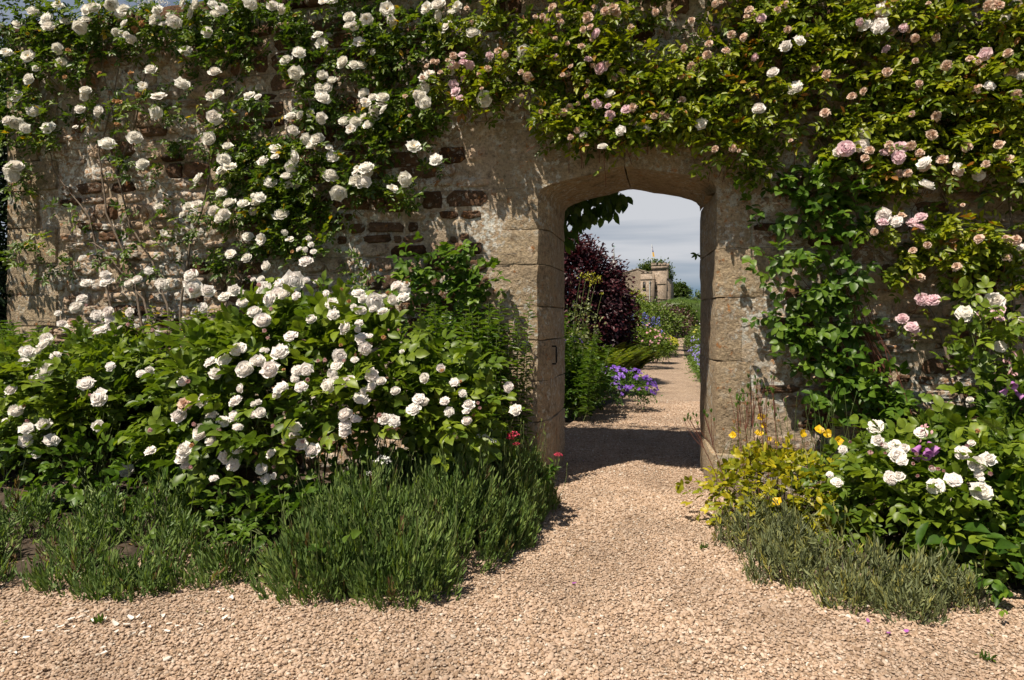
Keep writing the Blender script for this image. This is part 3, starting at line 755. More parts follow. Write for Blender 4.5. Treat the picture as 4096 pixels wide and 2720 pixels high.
SHAPES = [stone_shape(s_) for s_ in range(14)]
stones = []
JL = [(0.0, .45, .27), (.45, .74, .36), (.74, 1.036, .22), (1.036, 1.277, .30), (1.277, 1.578, .20), (1.578, 1.83, .30), (1.83, 2.05, .24)]
JR = [(0.0, .28, .26), (.28, .90, .22), (.90, 1.33, .17), (1.33, 1.66, .30), (1.66, 2.05, .22)]
z = 0.02
while z < WH - .1:
    h = random.uniform(.065, .150)
    x = WX0 + .03 + random.uniform(0, .1)
    while x < WX1 - .1:
        w = random.choice([.08, .11, .15, .19, .24, .3, .36]) * random.uniform(.9, 1.1)
        cx, cz = x + w / 2, z + h / 2 + random.gauss(0, .008)
        g = random.uniform(.006, .026)
        left, mid = cx < -3.35, -3.35 <= cx < -0.9
        blank = .02 if left else .08 if mid else .14
        if left and w > .26: w *= .75
        x += w
        zone_door = False
        for (a, b, o_) in JL:
            if a - h / 2 < cz < b + h / 2 and DCX - .614 - o_ < cx + w / 2 and cx - w / 2 < DCX: zone_door = True
        for (a, b, o_) in JR:
            if a - h / 2 < cz < b + h / 2 and cx - w / 2 < DCX + .614 + o_ and cx + w / 2 > DCX: zone_door = True
        if abs(cx - DCX) < .614 + .32 + w / 2 and 2.0 < cz < 2.66: zone_door = True
        if abs(cx - DCX) < .7 and cz < 2.3: zone_door = True
        if cx - w / 2 < WX0 + .52 and int(cz / .28) % 2 == 0: zone_door = True
        if cx - w / 2 < WX0 + .34: zone_door = True
        if zone_door or random.random() < blank: continue
        pale = random.random() < (.9 if left else .40 if mid else .78)
        prot = random.uniform(.010, .034) * (1.3 if left else .85)
        stones.append((cx, cz, w - g, h - g * .8, prot, pale))
    z += h
vis = []
for k, (cx, cz, w, h, pr_, pale) in enumerate(stones):
    a, b = view_of((cx, 0, cz))
    cv = covered(a, b) if (-20 < a < 2380 and -20 < b < 1500) else 9
    vis.append((cv + random.random() * .05, k))
vis.sort()
single = set(k for c, k in vis[:300])
SM = {}
for pale in (0, 1):
    bv, bf, bt, btint, nb = [], [], [], [], 0
    for k, (cx, cz, w, h, pr_, pl_) in enumerate(stones):
        if int(pl_) != pale: continue
        sh = k % len(SHAPES); v, f, t = SHAPES[sh]
        y0 = 0.016 + rough(cx, cz)
        if k in single:
            if (sh, pale) not in SM:
                me = mesh_np('stone', v, [f, t], False); me.materials.append(M_pale_stone if pale else M_iron_stone); SM[(sh, pale)] = me
            M = Matrix.Translation((cx, y0, cz)) @ Matrix.Rotation(random.gauss(0, .03), 4, 'Y') @ Matrix.Diagonal((w * random.choice((-1, 1)) if False else w, pr_ + .012, h, 1))
            link('stone', SM[(sh, pale)], wall, None, M)
        else:
            bv.append(v * np.array([w, pr_ + .012, h]) + np.array([cx, y0, cz])); bf.append(f + nb); bt.append(t + nb); nb += len(v)
            btint.append(np.full(len(v), random.random()))
    o = link('rubble_stones', mesh_np('rubble_stones', np.concatenate(bv), [np.concatenate(bf), np.concatenate(bt)], False, np.concatenate(btint)), wall, M_pale_stone if pale else M_iron_stone)
    o['kind'] = 'stuff'

def block_mesh(name, poly, z0, z1, jig=.004, cuts=4, bevel=.012, seed=0):
    """poly: counter-clockwise outline in x,y"""
    bm = bmesh.new()
    vs = [bm.verts.new((p[0], p[1], z0)) for p in poly]
    f = bm.faces.new(vs)
    r_ = bmesh.ops.extrude_face_region(bm, geom=[f])
    for e in r_['geom']:
        if isinstance(e, bmesh.types.BMVert): e.co.z = z1
    bmesh.ops.recalc_face_normals(bm, faces=bm.faces)
    bmesh.ops.bevel(bm, geom=list(bm.edges), offset=bevel, segments=2, affect='EDGES', profile=.6)
    bmesh.ops.triangulate(bm, faces=[f for f in bm.faces if len(f.verts) > 4])
    bmesh.ops.subdivide_edges(bm, edges=[e for e in bm.edges if e.calc_length() > .06], cuts=cuts, use_grid_fill=True)
    for v in bm.verts:
        c = v.co; n1 = noise.noise_vector((c.x * 7 + seed, c.y * 7, c.z * 7)); n2 = noise.noise_vector((c.x * 30, c.y * 30 + seed, c.z * 30))
        v.co = c + n1 * jig * 1.3 + n2 * jig * .8
    me = bpy.data.meshes.new(name); bm.to_mesh(me); bm.free()
    me.polygons.foreach_set('use_smooth', np.ones(len(me.polygons), bool))
    me.set_sharp_from_angle(angle=math.radians(34))
    return me
# quoins of the wall's left end and coping stones on its top
z = 0.0; k = 0
while z < WH - .1:
    h = random.uniform(.24, .32); h = min(h, WH - z); w = .5 if k % 2 == 0 else .3
    link('quoin', block_mesh('quoin', [(WX0 - .012, -.025), (WX0 + w, -.022), (WX0 + w, .5), (WX0 - .012, .5)], z + .004, z + h - .004, .006, 3, seed=k), wall, M_ashlar)
    z += h; k += 1
x = WX0 - .04
while x < WX1:
    w = random.uniform(.38, .6)
    link('coping_stone', block_mesh('coping_stone', [(x + .004, -.06), (x + w - .004, -.06), (x + w - .004, WT + .06), (x + .004, WT + .06)], WH + .002, WH + random.uniform(.08, .13), .012, 3, .02, seed=x), wall, M_iron_stone)
    x += w
for zz in (.75, 1.2, 1.66, 2.13, 2.62, 3.1):
    for (a, b) in ((WX0 + .1, DCX - .75), (DCX + .75, WX1 - .1)) if zz < 2.5 else ((WX0 + .1, WX1 - .1),):
        t = Tubes(); pts = [(a + (b - a) * i / 30, -.035 + .004 * math.sin(i * 2.1), zz - .012 * math.sin(math.pi * ((i * 1.0) % 6) / 6) + .006 * math.sin(i)) for i in range(31)]
        t.add(pts, .0016, sides=4); link('wire', t.mesh('wire'), wall, M_wire)

# ------------------------------------------------------------------ doorway of dressed stone
door = empty('stone_doorway', (DCX, 0.4, 0), 'arched doorway of dressed honey-coloured stone blocks opening on to the garden path', 'doorway', kind='thing')
FO, BK, CH = .614, .544, .13
yf = -.004
for k, (a, b, o_) in enumerate(JL):
    poly = [(DCX - FO - o_, yf), (DCX - FO, yf), (DCX - BK, CH), (DCX - BK, WT + .01), (DCX - FO - o_, WT + .01)]
    link('jamb_block', block_mesh('jamb_block', poly, a + .003, b - .003, .006, 4, .004, seed=k), door, M_ashlar)
for k, (a, b, o_) in enumerate(JR):
    wd = .05 if k == 0 else 0
    poly = [(DCX + FO - wd * .6, yf - wd), (DCX + FO + o_, yf - wd), (DCX + FO + o_, WT + .01), (DCX + BK, WT + .01)]
    link('jamb_block', block_mesh('jamb_block', poly, a + .003, b - .003, .006, 4, .004 if k else .015, seed=20 + k), door, M_ashlar)
def arch_curve(half):      # outline from the left springing to the right one
    if half == 'front': pts = [(FO, 2.045), (FO - .008, 2.085), (FO - .035, 2.118), (FO - .085, 2.140), (.41, 2.170), (.27, 2.196), (.13, 2.224), (.03, 2.246), (0, 2.250)]
    else: pts = [(BK, 2.045), (BK - .008, 2.085), (BK - .03, 2.115), (BK - .075, 2.138), (.38, 2.168), (.25, 2.194), (.12, 2.222), (.03, 2.242), (0, 2.246)]
    out = []
    for (p, r) in zip(pts[:-1], pts[1:]):
        for t in (0, .5): out.append((p[0] + (r[0] - p[0]) * t, p[1] + (r[1] - p[1]) * t))
    return out + [pts[-1]]
def lintel(sgn):
    f, b = arch_curve('front'), arch_curve('back'); n = len(f)
    XO, TOP = FO + .30, 2.60
    rows = []
    jit = lambda x, z, s_: .007 * noise.noise((x * 14 + s_, z * 14, s_)) + .004 * noise.noise((x * 45, z * 45, s_))
    fx = [(XO, 2.045)] + f
    bx = [(BK + .0, 2.045)] + b
    nr = 9
    V, F = [], []
    def gpt(x, y, z): V.append((DCX + sgn * x + (.002 * sgn), y, z)); return len(V) - 1
    def strip(A, B):
        for a0, a1, b1, b0 in zip(A[:-1], A[1:], B[1:], B[:-1]): F.append((a0, a1, b1, b0))
    top = []
    rows_front = []
    for j in range(nr + 1):
        t = j / nr
        rows_front.append([gpt(x, yf + (jit(x, z_ + (TOP - z_) * t, 2) if 0 < t < 1 else 0), z_ + (TOP - z_) * t) for (x, z_) in fx])
    for j in range(nr): strip(rows_front[j], rows_front[j + 1])
    mixb = lambda k, yy: bx[k] if sgn < 0 or k == 0 else tuple(np.array(fx[k]) + (np.array(bx[k]) - np.array(fx[k])) * min(1.0, max(0.0, yy / WT)))
    cham = [gpt(mixb(k, CH)[0] + jit(x, z_, 5), CH, mixb(k, CH)[1] + jit(x, z_, 6)) for k, (x, z_) in enumerate(bx)]
    strip(rows_front[0], cham)
    prev = cham
    for yy in (.3, .48, .66, WT + .008):
        cur = [gpt(mixb(k, yy)[0] + jit(x, z_ + yy, 7), yy, mixb(k, yy)[1] + jit(x + yy, z_, 8)) for k, (x, z_) in enumerate(bx)]; strip(prev, cur); prev = cur
    tb = [gpt(x, WT + .008, TOP) for (x, z_) in fx]
    strip(prev, tb); strip(tb, rows_front[-1])
    me = mesh_np('lintel_stone', np.array(V), np.array(F), True)
    return me
for sgn in (-1, 1):
    me = lintel(sgn)
    bm = bmesh.new(); bm.from_mesh(me); bmesh.ops.recalc_face_normals(bm, faces=bm.faces); bm.to_mesh(me); bm.free()
    try: me.set_sharp_from_angle(angle=math.radians(40))
    except Exception: pass
    link('lintel_stone', me, door, M_ashlar)
# iron staple on the left jamb
p0 = Vector((DCX - BK + .0, .10, 0))
t = Tubes(); t.add([(DCX - BK - .02, .20, .985), (DCX - BK + .03, .20, .985), (DCX - BK + .034, .20, .975), (DCX - BK + .034, .20, .865), (DCX - BK + .03, .20, .855), (DCX - BK - .02, .20, .855)], .007, sides=6)
link('iron_staple', t.mesh('iron_staple'), door, M_iron)

# ================================================================== climbers on the wall
def canes(parent, paths, mat, name='cane', r=(0.011, 0.004)):
    for pts in paths:
        t = Tubes(); P = [at(x, y, Y) for (x, y, Y) in pts]
        # smooth the way
        Q = []
        for a, b in zip(P[:-1], P[1:]):
            for k in range(4): Q.append(a.lerp(b, k / 4) + Vector((random.gauss(0, .004), 0, random.gauss(0, .003))))
        Q.append(P[-1]); t.add(Q, r[0], r[1], 6); link(name, t.mesh(name), parent, mat)
def twigs(parent, clumps, n_per, mat, length=.16, r=.0022):
    t = Tubes()
    for (cx, cy, rx, ry, d) in clumps:
        for k in range(int(n_per * d * max(rx, ry) / 50)):
            a = at(cx + random.uniform(-.8, .8) * rx, cy + random.uniform(-.8, .9) * ry, -random.uniform(.02, .08))
            b = a + Vector((random.gauss(0, .6), -random.uniform(.2, 1.0), random.gauss(.1, .6))).normalized() * random.uniform(.5, 1.2) * length
            t.add(curve_pts(a, b, (0, 0, .02), 5, .004), r, r * .5, 4)
    o = link('twigs', t.mesh('twigs'), parent, mat); o['kind'] = 'stuff'
def zoomed(ox, oy, lst): return [(ox + q[0] / 4, oy + q[1] / 4, q[2] / 4) + tuple(q[3:]) for q in lst]
C0, C1, C2, C3 = 0, 590.2, 1180.5, 1770.7
R0, R1, R2 = 0, 392, 784
KIND = {'w': 'white', 'l': 'blush', 'p': 'pink', 'f': 'faded', 'b': 'brown', 'd': 'bud'}

W_BLOOMS = zoomed(C0, R0, [(12,240,22),(175,225,60),(310,105,52),(540,48,50),(430,170,60),(455,245,55),(620,195,52),(740,255,55),(795,180,45),(860,70,58),(800,85,55),(1025,40,55),(1140,85,55),(1110,130,50),(1145,215,45),(1375,165,45),(1450,90,45),(1430,190,50),(1310,215,30,'b'),(1515,220,45),(1610,200,55),(1560,140,28),(1690,20,60),(1810,30,50),(1760,120,70),(1965,40,45),(2045,75,55),(1985,130,45),(2310,25,60),(1130,310,42),(1065,295,35),(1165,320,30),(1240,270,35,'b'),(1215,365,44),(55,480,52),(260,515,62),(530,450,44),(630,465,25,'b'),(570,585,50),(340,630,42),(265,725,50),(155,885,58),(315,1015,60),(65,1110,45),(150,1135,55),(230,1180,45),(445,1175,60),(790,830,45),(780,895,38),(735,1005,42),(905,1025,55),(695,1170,25),(600,710,22,'b'),(915,675,22,'b'),(1205,675,25,'b'),(1270,880,25,'b'),(1095,940,28,'b'),(1055,930,20,'b'),(1075,1145,25,'b'),(990,1320,60),(1245,1265,58),(1315,1510,48),(1315,790,45),(1470,885,68),(1435,1035,60),(1390,640,50),(1710,465,60),(1680,770,62),(1980,660,55),(1910,295,50),(1945,890,45),(2010,865,48),(1970,1080,62),(1930,1280,58),(2100,1350,45),(2070,1470,55),(2120,1530,60),(2035,1555,40),(2300,880,60),(2275,1050,15,'b'),(80,1535,45),(145,1530,60)])
W_BLOOMS += zoomed(C1, R0, [(155,55,50),(235,80,45),(620,15,45),(710,10,45),(860,160,55),(850,240,45),(905,240,42),(1020,175,55),(1210,80,70),(1250,190,55),(1570,75,55),(1680,40,60),(1850,60,50),(1800,115,40),(1680,150,50),(1760,240,65),(570,320,50),(600,395,55),(395,480,55),(280,555,58),(365,675,58),(955,385,65),(800,575,58),(905,600,50),(975,600,50),(610,695,45),(705,740,48),(590,820,50),(655,810,62),(620,900,60),(20,890,35),(990,855,48),(1075,895,42),(1170,900,55),(1010,940,50),(1155,960,50),(1175,1010,50),(1085,1010,45),(990,1085,45),(1090,1060,52),(1040,1150,55),(915,1125,50),(820,1120,60),(870,1190,50),(1545,810,50),(1530,885,50),(1490,880,45),(1565,950,50),(1500,970,40),(2000,300,66),(2105,910,65),(1460,1345,68),(1660,1470,62),(465,1285,48),(570,1280,60),(515,1345,55),(180,1370,58),(175,1440,40),(355,1450,58),(65,1480,52),(325,1540,60),(675,1360,32),(705,1440,55),(1020,1545,70),(935,1555,35),(320,1070,55),(410,1060,45),(500,1040,40),(600,1090,50),(340,1200,50),(1600,680,50),(1545,720,40),(1075,480,30)])
W_BLOOMS += zoomed(C0, R1, [(80,15,45),(120,55,60),(1825,80,60),(2045,15,45),(2040,205,48),(1465,335,38),(1740,335,40),(1820,320,48),(1970,375,48),(2070,400,48),(2030,445,55),(2115,305,50),(2245,305,55),(2335,235,30),(2340,290,35),(2340,380,40),(1680,410,30),(1510,580,35),(2290,610,45),(2125,775,50),(2275,810,45)])
W_BLOOMS += zoomed(C1, R1, [(280,60,50),(350,20,40),(360,120,62),(300,135,40),(130,110,55),(690,50,60),(920,20,40),(1025,10,55),(920,100,55),(1005,105,55),(960,140,45),(765,215,68),(1260,170,55),(1370,85,66),(40,250,55),(20,300,50),(235,410,70),(265,575,26),(45,640,55),(310,640,40)])
W_BLOOMS += zoomed(C2, R0, [(110,490,68)])
P_BLOOMS = zoomed(C1, R0, [(1915,575,45,'p'),(1975,605,40,'p'),(1800,600,40,'p'),(1905,505,40,'p'),(1820,775,45,'p'),(1840,840,45,'p'),(1885,900,38,'p'),(2155,510,35,'p'),(2230,465,35),(1790,665,45,'w'),(1575,605,25),(1635,565,28),(1670,570,28),(1700,665,25),(1815,510,30),(1770,555,25),(1915,725,28),(1850,605,28),(2060,680,30),(2140,630,32),(2295,505,28),(2080,815,18),(1375,885,24),(1420,1065,20),(1945,75,25),(1985,200,22),(1535,715,25),(1945,650,20)])
P_BLOOMS += zoomed(C2, R0, [(370,65,40),(215,155,22),(280,150,28),(320,190,28),(450,200,32),(430,140,22),(760,65,32),(855,100,38),(935,80,45),(965,120,35),(930,140,30),(695,160,48),(720,245,32),(655,270,28),(770,310,46,'p'),(740,360,22),(395,355,25),(640,425,34),(510,400,22),(395,550,46,'p'),(330,570,35,'p'),(700,545,38,'p'),(745,600,22),(815,625,58,'p'),(540,610,24),(515,680,26),(465,690,22),(885,590,24),(965,580,28,'p'),(945,710,32),(1015,660,32),(1090,250,28),(1320,110,32),(1655,185,32),(1870,35,32),(1930,20,18),(2185,90,38),(2210,140,30),(2160,150,22),(2300,165,44,'p'),(2020,320,38),(2135,340,36),(1815,400,34),(1795,505,40),(1975,465,38),(1585,445,32),(1650,615,38),(2235,530,38,'p'),(1570,705,32),(900,870,48,'l'),(975,945,30),(780,955,44,'p'),(830,965,28),(885,975,28,'p'),(1055,1005,50,'p'),(1110,990,35),(905,1065,46,'p'),(1310,1070,30),(1425,1085,52),(1385,1050,28),(1115,1135,38),(1000,1205,46,'l'),(1240,1175,46,'l'),(810,1190,34),(600,1200,30),(650,1250,40,'l'),(540,1265,26),(835,1355,44,'l'),(535,990,34),(475,1035,34),(425,1070,24),(610,955,22),(265,1030,20),(685,885,22),(700,750,18),(1740,1140,54,'l'),(2275,1005,54,'l'),(1565,920,38),(1870,1375,32),(2035,1365,34),(2090,1390,16),(1075,885,22),(90,890,22),(80,665,26),(145,710,40)])
P_BLOOMS += zoomed(C3, R0, [(1065,90,68,'l'),(1035,160,66,'p'),(1030,240,66,'l'),(895,235,58,'l'),(845,205,35,'p'),(290,370,52,'l'),(340,325,30),(165,425,54,'l'),(180,270,30),(85,90,30),(150,35,35),(255,805,58,'l'),(435,630,38),(535,685,40),(45,670,50,'l'),(1085,455,40,'p'),(1155,300,34),(1250,255,42,'p'),(1300,270,28),(1355,355,32),(1550,345,35),(1100,660,40),(1360,560,28),(1650,605,42),(1865,540,34),(2000,500,54,'p'),(2210,490,40),(1940,570,22),(2250,665,60),(1920,815,42),(2040,790,44,'l'),(2340,700,35,'l'),(2295,875,44),(1395,770,32),(1385,820,30),(775,885,36),(880,840,36),(525,1040,42),(1510,1240,48),(1835,1355,44),(2130,1330,42),(2210,1470,50),(2010,1510,32),(1605,1470,45),(1315,1345,40),(1115,1330,32),(1395,1405,36),(940,1385,38),(895,1455,35),(860,1245,70,'l'),(720,1370,75,'p'),(860,1340,65,'l'),(640,1400,45,'l'),(1210,1360,60,'p'),(1080,1400,45,'p'),(1205,1450,60,'p'),(1140,1380,30),(1435,1500,60,'l'),(1450,1540,45),(1760,1550,55,'l'),(2030,50,45),(2130,50,42),(2080,30,35),(2185,165,44,'l'),(1480,30,20),(210,1295,20),(1550,1070,40),(1325,1050,28)])
P_BLOOMS += zoomed(C3, R1, [(1465,140,68,'l'),(1060,415,66,'l'),(1060,480,45,'p'),(1180,470,50,'l'),(1230,420,38),(1410,430,50,'p'),(1330,480,50,'p'),(1400,520,52,'p'),(1420,1195,58,'p'),(1520,1195,58,'p'),(1240,1365,50,'p'),(1320,1440,58,'p'),(1345,1470,40,'p'),(2120,1290,60,'p'),(2140,1370,40,'p'),(1980,1345,50,'p'),(1940,50,52,'l'),(1755,10,40),(1210,35,40),(1285,25,38),(2340,90,30,'l'),(2200,800,42),(2280,645,48),(2190,630,32),(2335,710,35,'l'),(1945,630,40),(1740,890,38),(1650,795,30),(1400,985,36),(1335,740,30),(1470,690,32),(980,570,32),(1795,320,18),(2340,1380,30,'l')])

white_climber = empty('climbing_rose', at(470, 960, -.12), 'climbing rose with large creamy white blooms covering the wall left of the doorway', 'climbing rose')
canes(white_climber, [[(300,960,-.2),(268,760,-.1),(235,620,-.06),(205,500,-.05),(125,395,-.05),(110,330,-.06)],[(420,960,-.2),(385,700,-.12),(350,600,-.07),(300,520,-.05),(270,400,-.05),(262,260,-.06),(225,110,-.1)],[(430,960,-.2),(415,720,-.1),(440,560,-.06),(470,470,-.06),(500,300,-.07),(560,150,-.1),(590,60,-.14)],[(440,960,-.2),(520,700,-.1),(600,580,-.07),(700,500,-.06),(790,420,-.06),(880,330,-.08)],[(400,960,-.2),(330,690,-.1),(245,580,-.06),(215,560,-.06),(160,560,-.05)],[(360,960,-.2),(310,640,-.08),(245,490,-.06),(230,350,-.06),(260,230,-.06),(280,120,-.1)],[(880,330,-.08),(960,230,-.1),(1020,140,-.12)],[(600,580,-.07),(640,440,-.1),(720,300,-.12),(800,180,-.14)],[(270,400,-.05),(310,290,-.06),(330,190,-.08),(370,90,-.12)]], M_cane)
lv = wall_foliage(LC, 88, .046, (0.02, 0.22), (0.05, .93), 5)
twigs(white_climber, LC, 5, M_stem)
def flowering_shoots(lv, parent, pts, size, per, mat, wr=.62):
    # every flower sits on its own shoot with a few leaves
    t = Tubes(); B, R = [], []
    for p in pts:
        r_ = Vector((p[0] + random.gauss(0, .05), -.01, p[2] - random.uniform(.05, .2)))
        t.add(curve_pts(r_, p, (0, -.03, .01), 6, .004), .0024, .0016, 4)
        for k in range(per + random.randint(-1, 2)):
            f = random.uniform(.25, .95); b = r_.lerp(Vector(p), f); B.append(tuple(b)); R.append((random.gauss(0, .8), -.3 + random.gauss(0, .3), random.gauss(-.2, .5)))
    n = len(B); B, R = np.array(B), np.array(R)
    lv.compound(B, R, np.column_stack([-.15 + rng.normal(0, .3, n), -.6 + rng.normal(0, .3, n), .8 + rng.normal(0, .3, n)]), size * rng.uniform(.75, 1.15, n), rng.uniform(.25, .9, n), 5, wr)
    o = link('flower_shoots', t.mesh('flower_shoots'), parent, mat); o['kind'] = 'stuff'
PB = []
for q in W_BLOOMS:
    k = KIND[q[3] if len(q) > 3 else 'w']
    p = at(q[0], q[1], -random.uniform(.22, .33)); put_bloom(white_climber, k, p, q[2] * dist_scale(p) * 1.14); PB.append(p)

flowering_shoots(lv, white_climber, PB, .045, 4, M_stem)
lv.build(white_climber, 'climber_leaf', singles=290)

pink_climber = empty('climbing_rose', at(2180, 960, -.12), 'climbing rose with small pink and faded buff blooms above and right of the doorway', 'climbing rose')
canes(pink_climber, [[(2230,960,-.2),(2150,720,-.06),(2050,600,-.05),(1995,560,-.05)],[(2300,960,-.2),(2280,700,-.08),(2200,500,-.05),(2140,380,-.06),(2060,250,-.08),(1960,140,-.12)],[(1995,560,-.05),(1960,420,-.08),(1870,300,-.08),(1740,220,-.1),(1560,180,-.12),(1400,150,-.12),(1250,120,-.12),(1080,80,-.12)],[(2330,900,-.2),(2340,600,-.08),(2320,350,-.1),(2250,180,-.12),(2200,60,-.14)],[(1740,220,-.1),(1600,300,-.09),(1450,290,-.1),(1290,310,-.1)]], M_cane)
lv = wall_foliage(PC, 60, .058, (0.02, 0.26), (0.08, .97), 5, .56)
twigs(pink_climber, PC, 5, M_redstem)
PB = []
for q in P_BLOOMS:
    k = KIND[q[3] if len(q) > 3 else 'f']
    p = at(q[0], q[1], -random.uniform(.26, .38)); put_bloom(pink_climber, k, p, q[2] * dist_scale(p) * 1.12); PB.append(p)

for (x_, y_, z_, r_) in ((-2.3, .72, 3.85, .26), (-1.95, .75, 3.82, .22), (-1.55, .7, 3.92, .30), (-1.2, .78, 3.84, .2), (-.85, .7, 3.9, .26), (-.4, .7, 3.85, .24), (.2, .6, 3.9, .3), (.9, .6, 3.9, .3), (1.6, .5, 3.9, .3), (-2.9, .6, 3.85, .24)):
    l2, c2 = bush_leaves((x_, y_, z_), (r_ * 1.2, r_, r_ * .9), 70, .056, 9, .07, (.1, .95), 5, .56, zmin=3.6); lv.A += l2.A      # sprays over the top of the wall
flowering_shoots(lv, pink_climber, PB, .050, 2, M_redstem, .56)
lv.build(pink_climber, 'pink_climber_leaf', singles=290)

def clematis(clumps, root, label, n_stems, size, singles, seeds=40):
    t_ = empty('clematis', root, label, 'clematis')
    lv = wall_foliage(clumps, 52, size, (0.02, 0.20), (0.08, .95), 3, .70)
    lv.build(t_, 'clematis_leaf', big=True, singles=singles)
    tb = Tubes()
    for k in range(n_stems):
        c = random.choice(clumps); e = at(c[0] + random.uniform(-1, 1) * c[2], c[1] + random.uniform(-1, 1) * c[3], -random.uniform(.02, .12))
        tb.add(curve_pts(Vector(root) + Vector((random.gauss(0, .05), random.gauss(0, .03), 0)), e, (random.gauss(0, .08), 0, random.gauss(0, .05)), 10, .008), .003, .0014, 4)
    o = link('stems', tb.mesh('stems'), t_, M_redstem); o['kind'] = 'stuff'
    return t_
clematis(CR, at(2075, 1015, -.12), 'clematis with broad pointed leaves and red stems on the wall right of doorway', 34, .064, 290)
clematis(CLm, at(1060, 960, -.12), 'leafy clematis spreading low on the wall left of the doorway', 16, .060, 230)

# ================================================================== rose bushes
def rose_bush(label, c, r, n, size, blooms, singles, clusters=90, extra=None, csize=.085, out=1.14):
    t_ = empty('rose_bush', (c[0], c[1], 0.02), label, 'rose bush')
    rl = [x * .86 for x in r]
    lv, cc = bush_leaves(c, rl, n, size, clusters, csize, (0.0, 1.0), 5, .66, zmin=.08)
    if extra:
        for (ec, er, en, ek) in extra:
            l2, c2 = bush_leaves(ec, er, en, size, ek, .09, (0.1, 1.0), 5, .66); lv.A += l2.A; cc = np.vstack([cc, c2])
    lv.build(t_, 'rose_leaf', big=True, singles=singles, score=lambda m: -np.linalg.norm(m - np.array(CAMP), axis=1))
    tb = Tubes()
    for p in cc[::3]:
        b = Vector((c[0] + (p[0] - c[0]) * .15 + random.gauss(0, .05), c[1] + (p[1] - c[1]) * .15 + random.gauss(0, .04), .02))
        tb.add(curve_pts(b, p, (0, 0, .06), 8, .006), .0055, .002, 5)
    o = link('canes', tb.mesh('canes'), t_, M_stem); o['kind'] = 'stuff'
    er = [x * out for x in r]
    for q in blooms:
        k = KIND[q[3] if len(q) > 3 else 'l']
        p = ray_ellipsoid(q[0], q[1], c, er)
        put_bloom(t_, k, p, q[2] * dist_scale(p) * (1.08 if k != 'bud' else .8), up=.9)
        if random.random() < .3:      # buds and shed flowers among the open ones
            b_ = Vector(p) + Vector((random.gauss(0, .06), random.gauss(0, .03), random.gauss(.02, .05)))
            put_bloom(t_, random.choice(('bud', 'bud', 'brown')), b_, random.uniform(.009, .015), up=.9)
    return t_
B_C = zoomed(C0, R1, [(1495,1050,58),(1760,965,68),(1790,1085,80),(1915,1110,58),(1870,1265,46),(2075,1165,60),(2170,1110,60),(2245,1140,45),(2235,1225,54),(2345,1310,60),(2335,1010,25),(1450,1500,28),(1735,1040,45)])
B_C += zoomed(C1, R1, [(400,730,28),(455,730,25),(505,685,28),(530,750,30),(485,630,25),(460,840,65),(95,885,50),(45,1010,40),(65,1095,70),(210,1055,65),(120,1190,70),(200,1130,60),(260,1150,60),(360,1025,85),(470,1010,30),(550,1030,22),(370,1160,42),(60,1390,72),(20,1300,30),(640,1150,45),(700,1230,62),(510,1375,50),(715,1330,52),(320,1530,60),(945,1135,60),(985,1190,45),(1100,1220,80),(1170,1300,48),(1080,1280,35),(900,1260,30),(970,1300,50),(1300,1075,55),(1360,1110,58),(1355,1175,62),(1385,1050,35),(1180,1165,30),(1260,1200,45),(820,1450,60),(950,1410,40),(940,1470,30),(970,1540,55),(1050,1530,28),(1225,1475,14,'d'),(1315,1475,16,'d'),(110,1555,24,'d')])
B_C += zoomed(C0, R2, [(1690,380,60),(2200,80,75),(2065,185,62),(1940,200,55),(1990,310,58),(2255,270,78),(2340,190,35),(2215,450,45),(1860,560,62),(1700,590,60,'f'),(1760,520,25),(1640,700,75),(2170,560,62),(2155,700,48),(2340,590,30),(2340,690,35),(1955,710,60),(2050,750,62),(1975,830,50),(1860,850,80),(1950,920,60),(2190,800,45),(1700,1005,82),(1680,1100,60),(1710,1160,40),(2080,1080,60),(2195,1010,50),(2150,1150,60),(1385,1020,52),(1165,1200,60),(1130,930,18,'d'),(1970,1275,40),(1440,1395,60)])
B_C += zoomed(C1, R2, [(20,190,60),(220,105,75),(130,270,90),(60,90,30),(100,95,22),(465,270,58),(380,280,50),(230,440,65),(190,510,35),(415,430,55),(360,355,38),(770,145,65),(745,230,55),(705,310,50),(660,420,72),(730,350,30),(860,385,65),(970,10,40),(1010,80,55),(1070,320,60),(1155,380,42),(1060,430,50),(990,470,30),(965,535,68),(1285,470,45),(1555,350,52),(1705,260,38),(1830,390,45),(1345,105,25),(1500,540,52),(1455,635,68),(1560,570,40),(1740,560,42),(1780,660,45),(1905,490,35),(1960,590,58),(1945,650,40),(2045,585,22,'d'),(2065,630,22,'d'),(1945,745,44),(2330,430,50),(1850,865,40),(825,690,66),(820,780,60),(820,850,62),(915,725,48),(1185,720,62),(1270,745,60),(1105,750,20,'d'),(365,800,50),(350,880,45),(415,955,60),(515,1020,72),(140,1045,52),(50,1190,55),(90,1280,55),(165,1250,34),(20,570,30),(40,670,50),(910,180,35)])
B_C += [(1188, 944, 14), (405, 1205, 21), (395, 1196, 17)]
B_L = zoomed(C0, R1, [(975,970,48),(985,1030,58),(795,1040,48),(1190,1045,42),(1270,1010,44),(1370,930,42),(755,1185,48),(705,1265,55),(535,1320,28),(575,1415,45),(610,1450,40),(660,1400,35,'f'),(895,1340,50),(1000,1310,52),(1010,1375,42),(925,1480,55),(990,1440,35),(1195,1310,45),(1265,1440,20),(1105,1450,22),(430,1560,60)])
B_L += zoomed(C0, R2, [(410,40,85),(255,110,68),(355,100,30),(215,205,52),(430,290,110),(300,360,38),(510,140,45),(105,455,52),(150,650,60),(250,815,58),(235,925,58),(400,775,62),(470,920,62),(340,1050,42),(50,745,35),(1020,240,42),(790,400,65),(915,530,85),(910,790,55),(1300,310,40),(1375,280,42),(80,1480,52)])
